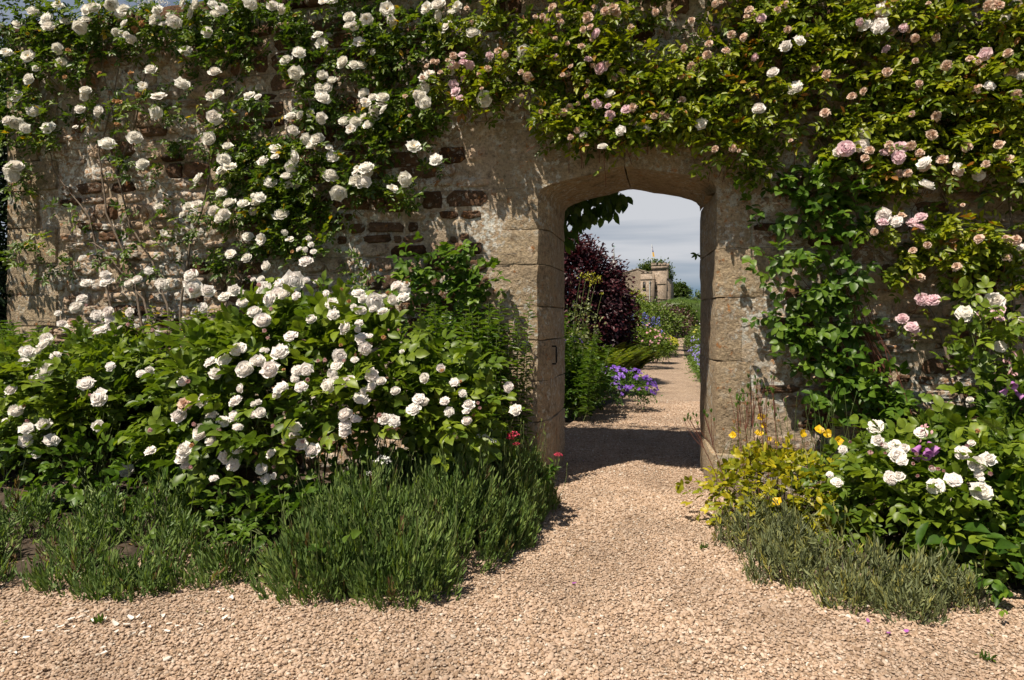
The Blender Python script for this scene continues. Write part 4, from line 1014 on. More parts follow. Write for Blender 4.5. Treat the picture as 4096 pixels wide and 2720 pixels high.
B_R = zoomed(C3, R2, [(990,795,72),(1015,925,55),(1410,850,55),(1165,970,58),(1255,1000,46),(1190,1065,72),(1230,1110,50),(1085,975,30),(690,1010,40),(755,940,20,'d'),(1080,1042,22,'d'),(1370,1060,25,'d'),(1335,1140,22,'d'),(1795,1040,64),(1875,950,32),(1835,985,25,'d'),(2025,1095,72),(1930,1145,70),(1945,1240,38),(1965,1280,30),(1515,1190,28),(1620,1210,20,'d'),(1130,1270,60),(1210,1255,55),(1715,1290,68),(1545,1345,70),(635,1310,52),(570,1240,28),(1970,1400,88,'w'),(1862,550,30)])
CB, CBr = (-1.95, -1.22, .62), (1.02, .58, .68)
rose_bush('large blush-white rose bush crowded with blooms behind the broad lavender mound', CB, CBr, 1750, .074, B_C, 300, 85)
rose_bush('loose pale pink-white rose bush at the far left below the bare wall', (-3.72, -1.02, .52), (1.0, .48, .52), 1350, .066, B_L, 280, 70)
pr_ = at(2290, 900, -.55)
rose_bush('low blush-white rose bush beside the yellow poppies right of the path', (1.48, -1.0, .27), (.72, .48, .34), 1300, .060, B_R, 300, 70, out=1.22)
shoot = rose_bush('tall white-flowered rose at the right edge rising against the grey wall', (pr_.x + .16, -.55, .50), (.26, .18, .42), 260, .066, [], 200, 30)
for (x, y, r, k) in ((2293, 693, 21, 'white'), (2223, 722, 21, 'white'), (2306, 799, 15, 'blush'), (2355, 815, 8, 'bud'), (2254, 683, 6, 'bud'), (2260, 610, 1, 'bud')):
    if r > 1:
        p = at(x, y, -.5); put_bloom(shoot, k, p, r * dist_scale(p), up=.6)
tb = Tubes()
for (x, y) in ((2293, 700), (2223, 728), (2306, 805), (2255, 690)):
    e = at(x, y, -.48); tb.add(curve_pts((pr_.x + .1 + random.gauss(0, .06), -.5, .35), e, (.03, 0, .02), 8, .006), .004, .0022, 5)
o = link('canes', tb.mesh('canes'), shoot, M_stem); o['kind'] = 'stuff'
l2 = Leaves(); n = 60; e = np.array([tuple(at(random.uniform(2180, 2350), random.uniform(690, 860), -random.uniform(.35, .6))) for _ in range(n)])
l2.compound(e, rng.normal(0, .6, (n, 3)) + [0, -.3, .2], rng.normal(0, .3, (n, 3)) + [0, -.4, .9], .06, rng.uniform(.4, 1, n), 5, .66); l2.build(shoot, 'rose_leaf', big=True, singles=60, name='shoot_foliage')

# ================================================================== lavenders
def lavender(label, mounds, stems, matname, leaf=.036, stalks=60, wild=.35, woody=30, singles=0, cover=1.0):
    t_ = empty('lavender', (mounds[0][0], mounds[0][1], .01), label, 'lavender')
    lv = Leaves(); tb = Tubes(); wd = Tubes(); stk = Tubes(); bud = Leaves()
    w = np.array([m[2] * m[3] for m in mounds]); w = w / w.sum()
    pick = rng.choice(len(mounds), stems, p=w); per = 13
    for mi, (cx, cy, rx, ry, h) in enumerate(mounds):
        n = int((pick == mi).sum())
        if not n: continue
        a = rng.uniform(0, 2 * math.pi, n); r = np.sqrt(rng.uniform(0, 1, n)) * rng.uniform(.85, 1.08, n)
        lay = rng.uniform(.55, 1.08, n) ** .6
        tip = np.column_stack([cx + r * np.cos(a) * rx, cy + r * np.sin(a) * ry, np.maximum(h * lay * (1 - .78 * np.clip(r, 0, 1) ** 2.4) + rng.normal(0, .035, n), .05)])
        d = unit(np.column_stack([np.cos(a) * r * .75, np.sin(a) * r * .75, np.full(n, 1.5)]) + rng.normal(0, wild * .5, (n, 3)))
        ln = rng.uniform(.09, .17, n)
        ct = np.clip(.5 + .35 * (lay - .8) + rng.normal(0, .16, n), 0, .92)
        old = rng.uniform(0, 1, n) > .96; ct[old] = 1.0
        for k in range(per):
            f = (k + rng.uniform(0, .8, n)) / per
            P = tip - d * (ln * (1 - f))[:, None]
            ph = rng.uniform(0, 2 * math.pi, n)
            s_, dd, b_ = frames(d, rng.normal(0, 1, (n, 3)))
            rad = s_ * np.cos(ph)[:, None] + b_ * np.sin(ph)[:, None]
            lv.add(P, dd * (.75 + .5 * f[:, None]) + rad * (.75 - .35 * f[:, None]), rad + dd * .6, leaf * rng.uniform(.7, 1.25, n), .0038 * rng.uniform(.8, 1.3, n), np.clip(ct + rng.normal(0, .08, n), 0, 1))
        for k in rng.integers(0, n, max(1, int(woody * w[mi]))):
            e = tip[k] - d[k] * ln[k] * .9
            wd.add(curve_pts((cx + (e[0] - cx) * .25, cy + (e[1] - cy) * .25, .01), e, (0, 0, -.03), 6, .008), .004, .002, 4)
        for k in rng.integers(0, n, int(stalks * w[mi])):
            e = tip[k] + np.array([d[k][0] * .12 + random.gauss(0, .03), d[k][1] * .12 + random.gauss(0, .03), random.uniform(.08, .22)])
            stk.add(curve_pts(tip[k] - d[k] * .05, e, (random.gauss(0, .012), 0, .0), 5), .0017, .0013, 4, .6)
            bud.add(np.array([e]), np.array([[0, 0, 1.]]) + rng.normal(0, .15, (1, 3)), np.array([[0, -1, 0.]]), random.uniform(.018, .03), .007, .75)
    if stk.V:
        o = link('flower_stalks', stk.mesh('flower_stalks'), t_, M_stem); o['kind'] = 'stuff'
        o = link('flower_buds', bud.mesh('flower_buds'), t_, MATS[matname]); o['kind'] = 'stuff'
    o = link('woody_stems', wd.mesh('woody_stems'), t_, M_cane); o['kind'] = 'stuff'
    lv.build(t_, matname)
    return t_
lavender('broad green lavender mound spilling over the gravel left of the doorway path', [(-1.38, -1.85, .40, .38, .44), (-1.08, -1.50, .36, .42, .48), (-1.00, -1.02, .32, .42, .50), (-1.45, -1.45, .35, .40, .46), (-.90, -.66, .24, .30, .38), (-1.15, -2.02, .30, .24, .28), (-1.5, -2.08, .28, .22, .26), (-.84, -1.30, .18, .26, .26)], 4300, 'lavender_leaf', leaf=.044, stalks=420)
ml = []
for (x_, y_, h_) in ((-2.6,-1.75,.40),(-2.95,-1.8,.38),(-3.35,-1.85,.36),(-2.35,-1.95,.28),(-2.8,-2.1,.26),(-3.2,-2.2,.26),(-3.6,-2.15,.3),(-2.55,-2.3,.17),(-2.9,-2.42,.18),(-2.2,-2.2,.14),(-1.95,-2.08,.18),(-3.3,-2.5,.2),(-2.35,-2.28,.12),(-2.7,-1.55,.36)):
    ml.append((x_ + random.gauss(0, .03), y_, random.uniform(.16, .25), random.uniform(.13, .2), h_ * .82))
lavender('straggly lavender at the far left with fallen white petals around it', ml, 1100, 'lavender_leaf', leaf=.042, stalks=70, wild=.75, woody=420)
ml = []
for (x_, y_, h_) in ((.52,-1.38,.30),(.42,-1.18,.28),(.66,-1.55,.26),(.84,-1.62,.24),(1.0,-1.66,.20),(.48,-1.55,.20),(.72,-1.74,.14),(.92,-1.78,.12),(1.12,-1.62,.18),(.35,-1.05,.2),(.60,-1.30,.26)):
    ml.append((x_, y_, random.uniform(.12, .17), random.uniform(.11, .16), h_))
lavender('small grey-green lavender with dead tufts at the right edge of the path', ml, 900, 'grey_lavender_leaf', stalks=24, wild=1.0, woody=220)

# ================================================================== upright leafy perennials
def stalk_plant(name, label, cat, bases, hts, leaf, matname, lean=.05, pitch=.028, tops=True, rstem=.004, wr=.26, head=None, group=None):
    b0 = np.mean(np.array(bases), axis=0)
    t_ = empty(name, (b0[0], b0[1], 0.02), label, cat, group)
    lv = Leaves(); hd = Leaves(); tb = Tubes()
    for b, h in zip(bases, hts):
        e = Vector((b[0] + random.gauss(0, lean), b[1] + random.gauss(0, lean), h))
        pts = curve_pts((b[0], b[1], .02), e, (random.gauss(0, .015), random.gauss(0, .015), 0), 8)
        tb.add(pts, rstem, rstem * .45, 5)
        n = int(h / pitch)
        f = np.linspace(.12, .98, n); P = np.array([tuple(Vector(pts[0]).lerp(e, x)) for x in f])
        a = np.arange(n) * 2.4 + random.uniform(0, 6)
        out = np.column_stack([np.cos(a), np.sin(a), np.full(n, .25)])
        size = leaf * np.where(f > .85, 1.1 - (f - .85) * 4.5, 1.0) * rng.uniform(.8, 1.2, n)
        for s_ in (1, -1):
            o_ = out * [s_, s_, 1]
            lv.add(P, o_ + rng.normal(0, .15, (n, 3)), np.column_stack([-o_[:, 0] * .3, -o_[:, 1] * .3 - .1, np.ones(n)]), size, size * wr, np.clip(rng.uniform(.2, .8, n) + .2 * f, 0, 1))
        if head:
            k = head[1]; fz = rng.uniform(head[2], 1.0, k); Q = np.array([tuple(Vector(pts[0]).lerp(e, x)) for x in fz])
            dr = rand_dirs(k) * [1, 1, .35]; hd.add(Q, dr, rng.normal(0, 1, (k, 3)) + [0, 0, .3], head[3], head[3] * .7, rng.uniform(0, 1, k))
    o = link('stems', tb.mesh('stems'), t_, M_stem); o['kind'] = 'stuff'
    lv.build(t_, matname)
    if head: o = link('flower_heads', hd.mesh('flower_heads'), t_, MATS[head[0]]); o['kind'] = 'stuff'
    return t_
bs = [(random.uniform(-1.75, -1.0), random.uniform(-.55, -.16)) for _ in range(40)]
stalk_plant('tall_perennial', 'tall upright leafy stems with narrow leaves in front of the left door jamb', 'perennial plant', bs, [random.uniform(1.0, 1.36) - .9 * max(0, b[0] + 1.15) for b in bs], .085, 'stalk_leaf')
bs = [(-1.03, -.2), (-.98, -.28), (-1.08, -.24), (-.95, -.2)]
stalk_plant('tall_perennial', 'few thin seed spikes standing tallest against the left door jamb', 'perennial plant', bs, [1.36, 1.22, 1.3, 1.05], .06, 'stalk_leaf', lean=.03)
bs = [(random.uniform(-5.6, -4.35), random.uniform(-1.0, -.3)) for _ in range(95)]
stalk_plant('tall_perennial', 'thick stand of upright leafy stems at the far left edge before the wall', 'perennial plant', bs, [random.uniform(.8, 1.2) for b in bs], .10, 'stalk_leaf')
bs = [(random.uniform(-4.3, -3.0), random.uniform(-.6, -.2)) for _ in range(70)]
stalk_plant('tall_perennial', 'bushy leafy stems behind the far left rose bush at the wall foot', 'perennial plant', bs, [random.uniform(.75, 1.3) for b in bs], .09, 'climber_leaf', wr=.4)
# low leafy cover
def low_cover(name, label, cat, c, r, n, size, matname, big=True, singles=0, wr=.65, clusters=40, csize=.09, tint=(0.1, .9), group=None, single=False, leaflets=3):
    t_ = empty(name, (c[0], c[1], 0.02), label, cat, group)
    lv, cc = bush_leaves(c, r, n, size, clusters, csize, tint, leaflets, wr, zmin=.03, single=single)
    lv.build(t_, matname, big=big, singles=singles, score=lambda m: -np.linalg.norm(m - np.array(CAMP), axis=1))
    tb = Tubes()
    for p in cc[::2]: tb.add(curve_pts((c[0] + (p[0] - c[0]) * .3, c[1] + (p[1] - c[1]) * .3, .01), p, (0, 0, .03), 5), .003, .0015, 4)
    o = link('stems', tb.mesh('stems'), t_, M_stem); o['kind'] = 'stuff'
    return t_
low_cover('leafy_plant', 'low dark leafy plant in the shade under the large rose bush', 'plant', (-1.75, -1.72, .14), (.55, .22, .18), 420, .05, 'stalk_leaf', singles=120)
low_cover('leafy_plant', 'low bright leafy plant at left edge between rose bush and lavender', 'plant', (-3.1, -1.45, .2), (.5, .2, .24), 420, .05, 'clematis_leaf', singles=120)
low_cover('broad_leaved_plant', 'dark broad-leaved plant in shade at the lower right corner of the bed', 'plant', (1.5, -1.40, .14), (.36, .14, .16), 120, .11, 'clematis_leaf', singles=110, single=True, wr=.5, clusters=26, tint=(0, .3))
low_cover('leafy_plant', 'low green crinkled plant at the right edge of the gravel', 'plant', (1.72, -1.62, .10), (.26, .16, .16), 260, .04, 'clematis_leaf', singles=100)
low_cover('leafy_plant', 'leafy clump filling the gap at the right edge behind low rose bush', 'plant', (1.95, -.6, .35), (.35, .3, .4), 420, .06, 'stalk_leaf', singles=60)
lime = low_cover('lime_foliage_plant', 'yellow-green crinkle-leaved plant around the yellow poppies', 'plant', (.62, -.72, .14), (.36, .34, .24), 560, .046, 'lime_leaf', singles=200, clusters=70, csize=.06)

# welsh poppies
POPPY = [bloom_mesh('poppy_flower', MATS['poppy_petal'], 90 + i, [(4, 50, 84, 1, .80, .4)], .07, .1) for i in range(3)]
pop = empty('yellow_poppies', (.55, -.6, .02), 'clump of yellow poppies on thin stems before the right door jamb', 'poppy plant')
tb = Tubes()
for (x, y, r) in zoomed(C3, R2, [(320,860,45),(470,825,48),(545,860,45),(650,930,48),(15,910,25),(75,945,12),(85,1490,50),(410,1110,12)]) + zoomed(C2, R2, [(2035,875,38),(2300,710,40),(2275,860,42),(2320,785,30)]):
    p = at(x, y, -.66 if y < 1100 else -1.15); s_ = r * dist_scale(p) * 1.05
    z_ = Vector((random.gauss(0, .5), -.8, random.gauss(.5, .3))).normalized()
    M = Matrix.Translation(p) @ (z_.to_track_quat('Z', 'Y').to_matrix() @ Matrix.Rotation(random.uniform(0, 6), 3, 'Z')).to_4x4() @ Matrix.Diagonal((s_, s_, s_ * .8, 1))
    link('poppy_flower', random.choice(POPPY), pop, None, M)
    tb.add(curve_pts((p.x + random.gauss(0, .05), p.y + .08, .05), p, (random.gauss(0, .02), 0, 0), 7), .002, .0014, 4)
pods = Leaves()
for k in range(34):
    p = at(random.uniform(1700, 1980), random.uniform(900, 1000), -random.uniform(.45, .7))
    tb.add(curve_pts((p.x + random.gauss(0, .06), p.y + .05, .05), p, (random.gauss(0, .02), 0, 0), 7), .0018, .0012, 4)
    pods.add(np.array([p]), np.array([[random.gauss(0, .2), 0, 1.]]), np.array([[0, -1., 0]]), random.uniform(.022, .034), .010, random.uniform(.2, .8))
o = link('stems', tb.mesh('stems'), pop, M_stem); o['kind'] = 'stuff'
o = link('seed_pods', pods.mesh('seed_pods', True), pop, MATS['stalk_leaf']); o['kind'] = 'stuff'
# columbine seed heads
col_ = empty('columbine', (.36, -.75, .02), 'columbine gone to seed with branching heads before the right jamb foot', 'columbine')
tb = Tubes(); pods = Leaves()
for (x, y, bx, by) in ((1750, 880, 1760, 1180), (1730, 910, 1750, 1180), (1770, 925, 1765, 1200), (1710, 915, 1740, 1190), (1785, 890, 1790, 1170), (1598, 970, 1690, 1210), (1625, 960, 1692, 1200), (1695, 925, 1722, 1190)):
    p = at(x, y, -.72); b = at(bx, by, -.72); b.z = max(b.z, .03)
    j = b.lerp(p, .72); tb.add(curve_pts(b, j, (.01, 0, 0), 6), .0026, .002, 5)
    for k in range(6):
        e = p + Vector((random.gauss(0, .028), random.gauss(0, .02), random.gauss(0, .03)))
        tb.add(curve_pts(j, e, (random.gauss(0, .01), 0, -.01), 5), .0016, .0012, 4)
        pods.add(np.array([e] * 3), np.array([[0, 0, 1.]]) + rng.normal(0, .22, (3, 3)), np.array([[0, -1., 0]]) + rng.normal(0, .6, (3, 3)), random.uniform(.022, .03), .009, rng.uniform(.2, .7, 3))
o = link('stems', tb.mesh('stems'), col_, M_redstem); o['kind'] = 'stuff'
o = link('seed_heads', pods.mesh('seed_heads', True), col_, MATS['stalk_leaf']); o['kind'] = 'stuff'

# foxgloves
def bell_mesh():
    prof = [(.10, 0), (.22, .12), (.30, .45), (.36, .75), (.50, 1.0), (.56, 1.06)]; n = 8; V, F = [], []
    for (r, z_) in prof:
        for k in range(n): V.append((r * math.cos(6.283 * k / n), r * math.sin(6.283 * k / n), z_))
    for j in range(len(prof) - 1):
        for k in range(n): F.append((j * n + k, j * n + (k + 1) % n, (j + 1) * n + (k + 1) % n, (j + 1) * n + k))
    me = mesh_np('bell_flower', np.array(V), np.array(F), True, np.array([z_ / 1.1 for r, z_ in prof for k in range(n)])); me.materials.append(MATS['foxglove_flower']); return me
BELL = bell_mesh()
def foxglove(label, x, y, Y, ln, bells, buds, base):
    p = at(x, y, Y); t_ = empty('foxglove', (base[0], base[1], .02), label, 'foxglove')
    top = p + Vector((0, 0, ln * .9)); tb = Tubes(); tb.add(curve_pts((base[0], base[1], .05), top, (.03, 0, 0), 9), .005, .002, 5)
    link('stem', tb.mesh('stem'), t_, M_stem)
    for k in range(bells):
        a = k * 2.2; q_ = p + Vector((.018 * math.cos(a), .018 * math.sin(a) - .01, random.uniform(-.3, .3) * ln))
        z_ = Vector((math.cos(a) * .8, math.sin(a) * .8 - .5, -.75)).normalized()
        s_ = .038
        link('bell_flower', BELL, t_, None, Matrix.Translation(q_) @ z_.to_track_quat('Z', 'Y').to_matrix().to_4x4() @ Matrix.Diagonal((s_, s_, s_, 1)))
    if buds:
        bl = Leaves(); Q = np.array([tuple(p + Vector((random.gauss(0, .012), random.gauss(0, .01), ln * random.uniform(.35, 1.2)))) for _ in range(buds)])
        bl.add(Q, rng.normal(0, .5, (buds, 3)) + [0, -.3, -.8], rng.normal(0, 1, (buds, 3)), .022, .012, rng.uniform(.3, 1, buds)); o = link('buds', bl.mesh('buds', True), t_, MATS['pink_flower']); o['kind'] = 'stuff'
foxglove('short foxglove with a cluster of mauve bells among the right rose bush', 2131, 1032, -1.25, .10, 8, 8, (1.25, -1.15))
foxglove('tall foxglove spire with mauve bells and pale buds at right edge', 2330, 893, -.72, .16, 4, 16, (1.78, -.62))

# valerian heads
def valerian(label, heads, matname, base, stem_mat=None, rad=.03, nfl=70, leaf=True):
    t_ = empty('valerian', base, label, 'valerian'); tb = Tubes()
    for (p, r_) in heads:
        p = Vector(p); b = Vector((base[0] + (p.x - base[0]) * .4, base[1] + (p.y - base[1]) * .4, base[2] + .01)); tb.add(curve_pts(b, p, (random.gauss(0, .03), 0, 0), 7), .0022, .0014, 4)
        n = nfl; q_ = rand_dirs(n); q_[:, 2] = np.abs(q_[:, 2]) * .7; hl = Leaves()
        P = np.array(p) + q_ * r_ * rng.uniform(.5, 1, n)[:, None]
        hl.add(P, q_ + rng.normal(0, .5, (n, 3)), rng.normal(0, .6, (n, 3)) + [0, -.5, .6], r_ * .22, r_ * .2, rng.uniform(0, 1, n))
        link('flower_head', hl.mesh('flower_head'), t_, MATS[matname])
    if leaf:
        lv = Leaves(); n = 40; k = rng.integers(0, len(heads), n); f = rng.uniform(.2, .85, n)[:, None]
        P = np.array(base)[None] * (1 - f) + np.array([tuple(heads[i][0]) for i in k]) * f
        lv.add(P, rng.normal(0, 1, (n, 3)) + [0, 0, .3], rng.normal(0, .3, (n, 3)) + [0, -.3, 1], .06, .02, rng.uniform(.3, .9, n)); lv.build(t_, 'clematis_leaf')
    link('stems', tb.mesh('stems'), t_, M_stem)
    return t_
valerian('white valerian head rising from the back of the broad lavender mound', [(at(882, 1066, -1.8), .042), (at(850, 1095, -1.8), .022)], 'white_flower', (-1.5, -1.7, .05))
valerian('white valerian heads near the rose bush beside the red one', [(at(1118, 1012, -1.35), .032), (at(1105, 1008, -1.35), .024), (at(1135, 1020, -1.35), .028), (at(1093, 1030, -1.35), .015), (at(1108, 1040, -1.35), .012)], 'white_flower', (-1.05, -1.25, .05))
valerian('crimson valerian heads above the lavender beside the left door jamb', [(at(1183, 1005, -1.15), .036), (at(1190, 1025, -1.15), .02), (at(1176, 1012, -1.15), .022)], 'red_flower', (-.9, -1.0, .05))
valerian('single crimson valerian head leaning across the left jamb foot', [(at(1287, 1050, -.75), .026)], 'red_flower', (-.78, -.8, .05))
valerian('white valerian growing on top of the wall against the sky', [(at(x, y, .3), r) for (x, y, r) in ((315, 5, .05), (345, 12, .055), (330, 20, .05), (358, 6, .05), (305, 20, .04), (378, 10, .05), (322, -8, .05), (350, -10, .05))], 'white_flower', tuple(at(340, 40, .3)))

# ================================================================== garden beyond the doorway
def base_at(x, Y): p = at(x, HZV, Y); return (p.x, Y)
def garden_bush(name, label, cat, c, r, n, size, matname, clusters=40, csize=.12, tint=(0.1, .9), flowers=(), wr=.6, group=None, upper=-.3, leaflets=3, single=True, trunk=True, shell=.7):
    t_ = empty(name, (c[0], c[1], 0.0), label, cat, group)
    re_ = [max(x * .4, x - csize * 1.3) for x in r]
    lv, cc = bush_leaves(c, re_, n, size, clusters, csize, tint, leaflets, wr, zmin=.04, single=single, upper=upper, shell=shell)
    lv.build(t_, matname, name='foliage')
    if trunk:
        tb = Tubes(); cc = cc[cc[:, 2] > c[2] * .7]
        for p in cc[::3]: tb.add(curve_pts((c[0] + (p[0] - c[0]) * .15, c[1] + (p[1] - c[1]) * .15, 0), p, (0, 0, .05), 6), .02 * r[0], .006 * r[0], 5)
        o = link('branches', tb.mesh('branches'), t_, M_cane); o['kind'] = 'stuff'
    for (fm, fn, fs, zlo) in flowers:
        q_ = rand_dirs(fn * 4); q_ = q_[(q_[:, 2] > zlo)][:fn]; m = len(q_); fl = Leaves()
        P0 = np.array(c) + q_ * np.array(r) * rng.uniform(.98, 1.14, m)[:, None]
        for k in range(5):
            a = 2 * math.pi * k / 5; up_ = unit(q_ + np.array([0, -.5, .3])); s_, d_, b_ = frames(up_, rng.normal(0, 1, (m, 3)))
            rad = s_ * math.cos(a) + b_ * math.sin(a)
            fl.add(P0, rad + up_ * .25, up_, fs, fs * .95, rng.uniform(0, 1, m))
        o = link('flowers', fl.mesh('flowers'), t_, MATS[fm]); o['kind'] = 'stuff'
    return t_
def spot(x, y, Y): return tuple(at(x, y, Y))

# feathery stems just inside
bs = [base_at(random.uniform(1225, 1362), random.uniform(2.9, 5.0)) for _ in range(85)]
stalk_plant('tall_perennial', 'dense tall feathery green stems just inside the doorway on the left', 'perennial plant', bs, [random.uniform(.75, 1.0) * (1.5 - .75 * max(0, (view_of((b[0], b[1], 0))[0] - 1265) / 100)) for b in bs], .10, 'stalk_leaf', wr=.15, pitch=.020, lean=.16)
low_cover('leafy_plant', 'dark low foliage at the path edge just inside the doorway', 'plant', spot(1322, 905, 3.5), (.36, .4, .3), 600, .06, 'stalk_leaf', singles=0, tint=(0, .5))
# cranesbill
garden_bush('cranesbill', 'rounded clump of purple-blue cranesbill flowers at the path edge', 'cranesbill', spot(1425, 903, 4.2), (.46, .36, .30), 1500, .04, 'clematis_leaf', 50, .06, (0, .7), [('purple_flower', 230, .030, 0.0)], trunk=False)
garden_bush('cranesbill', 'small sprig of purple flowers high in the feathery stems', 'cranesbill', spot(1322, 788, 3.2), (.09, .09, .06), 30, .03, 'clematis_leaf', 5, .03, (0, .7), [('purple_flower', 10, .022, -.2)], trunk=False)
# thalictrum
th = empty('meadow_rue', base_at(1335, 4.0) + (0,), 'tall meadow rue with fluffy yellow-green flower heads before the purple bush', 'perennial plant')
tb = Tubes(); hl = Leaves(); gl = Leaves()
for (bx, x, y, r_) in ((1325, 1367, 640, .10), (1330, 1352, 636, .05), (1335, 1376, 642, .07), (1332, 1363, 648, .06), (1320, 1340, 634, .035), (1360, 1388, 676, .025)):
    e = at(x, y, 4.0); b = Vector(base_at(bx, 4.0) + (0,)); pts = curve_pts(b, e, (-.06, 0, 0), 10); tb.add(pts, .006, .003, 5)
    n = int(r_ * 420); P = np.array(e) + rng.normal(0, r_ * .42, (n, 3)); hl.add(P, rand_dirs(n), rand_dirs(n), .022, .02, rng.uniform(0, .7, n))
    n = 60; f = rng.uniform(.3, .8, n); P = np.array([tuple(b.lerp(e, x_) + Vector((-.06, 0, 0)) * 4 * x_ * (1 - x_)) for x_ in f]) + rng.normal(0, .05, (n, 3))
    gl.add(P, rand_dirs(n), rand_dirs(n) + [0, -.3, .8], .05, .03, rng.uniform(.3, .8, n))
link('stems', tb.mesh('stems'), th, M_stem)
o = link('flower_heads', hl.mesh('flower_heads'), th, MATS['yellow_flower']); o['kind'] = 'stuff'
o = link('foliage', gl.mesh('foliage'), th, MATS['grey_lavender_leaf']); o['kind'] = 'stuff'
# ferns
def fern(label, c, n, ln, ht):
    t_ = empty('fern', (c[0], c[1], 0), label, 'fern', 'ferns along the left side of the garden path')
    for k in range(n):
        a = 2 * math.pi * k * .618 + random.gauss(0, .2); out = Vector((math.cos(a), math.sin(a), 0)); l_ = ln * random.uniform(.75, 1.1); h_ = ht * random.uniform(.7, 1.1)
        pts = [Vector((c[0], c[1], .02)) + out * (l_ * (t * .30 + t * t * .45)) + Vector((0, 0, h_ * (1.55 * t - .62 * t * t))) for t in np.linspace(0, 1, 12)]
        lv = Leaves(); m = 30; f = np.linspace(.12, .99, m); P = np.array([tuple(pts[min(10, int(x * 11))].lerp(pts[min(11, int(x * 11) + 1)], x * 11 - int(x * 11))) for x in f])
        d = unit(np.gradient(P, axis=0)); side = unit(np.cross(d, [0, 0, 1.])); nrm = np.cross(side, d); w_ = l_ * .19 * np.sin(np.pi * np.clip(f * .80 + .18, 0, 1)) ** .8 + .01
        tn = np.full(m, random.uniform(.25, .95))
        for s_ in (1, -1): lv.add(P, side * s_ + d * .45, nrm + rng.normal(0, .35, (m, 3)), w_, w_ * .12 + .004, np.clip(tn + rng.normal(0, .22, m), 0, 1))
        fr = link('frond', lv.mesh('frond'), t_, MATS['fern_leaf'])
for (x, Y, ln, ht, lb) in ((1372, 5.0, .95, .95, 'large fern nearest the doorway beside the purple cranesbill'), (1418, 6.2, 1.0, .95, 'broad sunlit fern arching over the path past the cranesbill'), (1455, 8.2, 1.0, .95, 'yellow-green fern furthest along the path edge'), (1395, 7.8, 1.1, 1.1, 'tall fern standing behind the others in front of the purple bush')):
    fern(lb, base_at(x, Y), 34, ln * .85, ht * .80)
# smoke bush
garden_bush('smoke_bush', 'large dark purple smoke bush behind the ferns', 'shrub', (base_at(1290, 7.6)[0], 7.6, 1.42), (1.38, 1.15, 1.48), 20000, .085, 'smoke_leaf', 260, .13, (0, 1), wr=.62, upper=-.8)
garden_bush('smoke_bush', 'lower right lobe of dark purple smoke bush before the castle', 'shrub', (base_at(1395, 8.4)[0], 8.4, 1.1), (.66, .6, .95), 7000, .085, 'smoke_leaf', 110, .11, (0, 1), wr=.62, upper=-.8)
# middle of the left border
garden_bush('flowering_shrub', 'mixed green mound dotted with small pink roses left of the path', 'shrub', spot(1468, 800, 12.5), (.8, .9, .55), 3000, .07, 'fern_leaf', 60, .12, (0, .7), [('pink_flower', 70, .035, .1), ('blue_flower', 8, .035, .5)])
garden_bush('rounded_shrub', 'dark green fan-like shrub at the path bend', 'shrub', spot(1510, 806, 14.5), (.52, .6, .60), 2400, .10, 'fern_leaf', 40, .10, (0, .55), wr=.3)
garden_bush('ladys_mantle', 'bright yellow flower cushion beside the path bend', 'perennial plant', spot(1538, 797, 18), (.34, .5, .30), 900, .07, 'hedge_leaf', 24, .07, (0.2, .9), [('yellow_flower', 160, .05, .1)], trunk=False)
garden_bush('green_shrub', 'feathery yellow-green shrub below the castle walls', 'shrub', (spot(1490, 722, 19)[0], 19, 1.0), (1.35, 1.0, .95), 3800, .10, 'hedge_leaf', 60, .18, (.1, 1))
garden_bush('green_shrub', 'dark leafy shrub between the purple bush and castle', 'shrub', (spot(1455, 725, 21)[0], 21, 1.0), (1.1, 1.0, 1.05), 2800, .11, 'hedge_leaf', 50, .18, (0, .7))
garden_bush('green_shrub', 'small yellow-leaved shrub against the smoke bush edge', 'shrub', (spot(1459, 668, 24)[0], 24, 1.7), (.5, .5, .85), 900, .12, 'lime_leaf', 24, .18, (0, .6))
garden_bush('brown_shrub', 'low brown-purple shrub near the hedge arch', 'shrub', (spot(1532, 742, 23)[0], 23, .95), (1.15, 1.0, .9), 3000, .10, 'brown_leaf', 60, .16, (0, 1))
garden_bush('flowering_shrub', 'pink rose bush far along the path before the hedge arch', 'shrub', spot(1538, 765, 27), (.55, .6, .75), 1600, .10, 'hedge_leaf', 36, .12, (0, .7), [('pink_flower', 60, .06, -.1)])
garden_bush('catmint', 'violet-grey catmint cushion far along the left path edge', 'perennial plant', spot(1541, 782, 24), (.42, .6, .36), 1000, .07, 'hedge_leaf', 24, .1, (0, .6), [('violet_flower', 70, .05, .1)], trunk=False)
del_ = []
for k, (x, y0, y1, Y) in enumerate(((1457, 722, 748, 15), (1484, 718, 755, 15), (1492, 726, 752, 15.4), (1505, 728, 752, 15.8), (1517, 731, 752, 16))):
    p0, p1 = at(x, y1, Y), at(x + 1, y0, Y)
    t_ = empty('delphinium', (p0.x, Y, 0), ['leftmost blue delphinium spire beside the dark shrub', 'tallest blue delphinium spire in the middle of the left border', 'blue delphinium spire just right of the tallest one', 'fourth blue delphinium spire from the left', 'rightmost short blue delphinium spire near the brown shrub'][k], 'delphinium', 'delphiniums')
    tb = Tubes(); tb.add([(p0.x, Y, 0), p0, p1], .012, .006, 5); link('stem', tb.mesh('stem'), t_, M_stem)
    n = 50; f = rng.uniform(0, 1, n); P = np.array(p0) * (1 - f[:, None]) + np.array(p1) * f[:, None]; d = rand_dirs(n); P = P + d * (.05 * (1 - .7 * f))[:, None]
    fl = Leaves(); fl.add(P, d, rand_dirs(n) + [0, -.6, .2], .035, .035, rng.uniform(0, 1, n)); link('flower_spike', fl.mesh('flower_spike'), t_, MATS['blue_flower'])
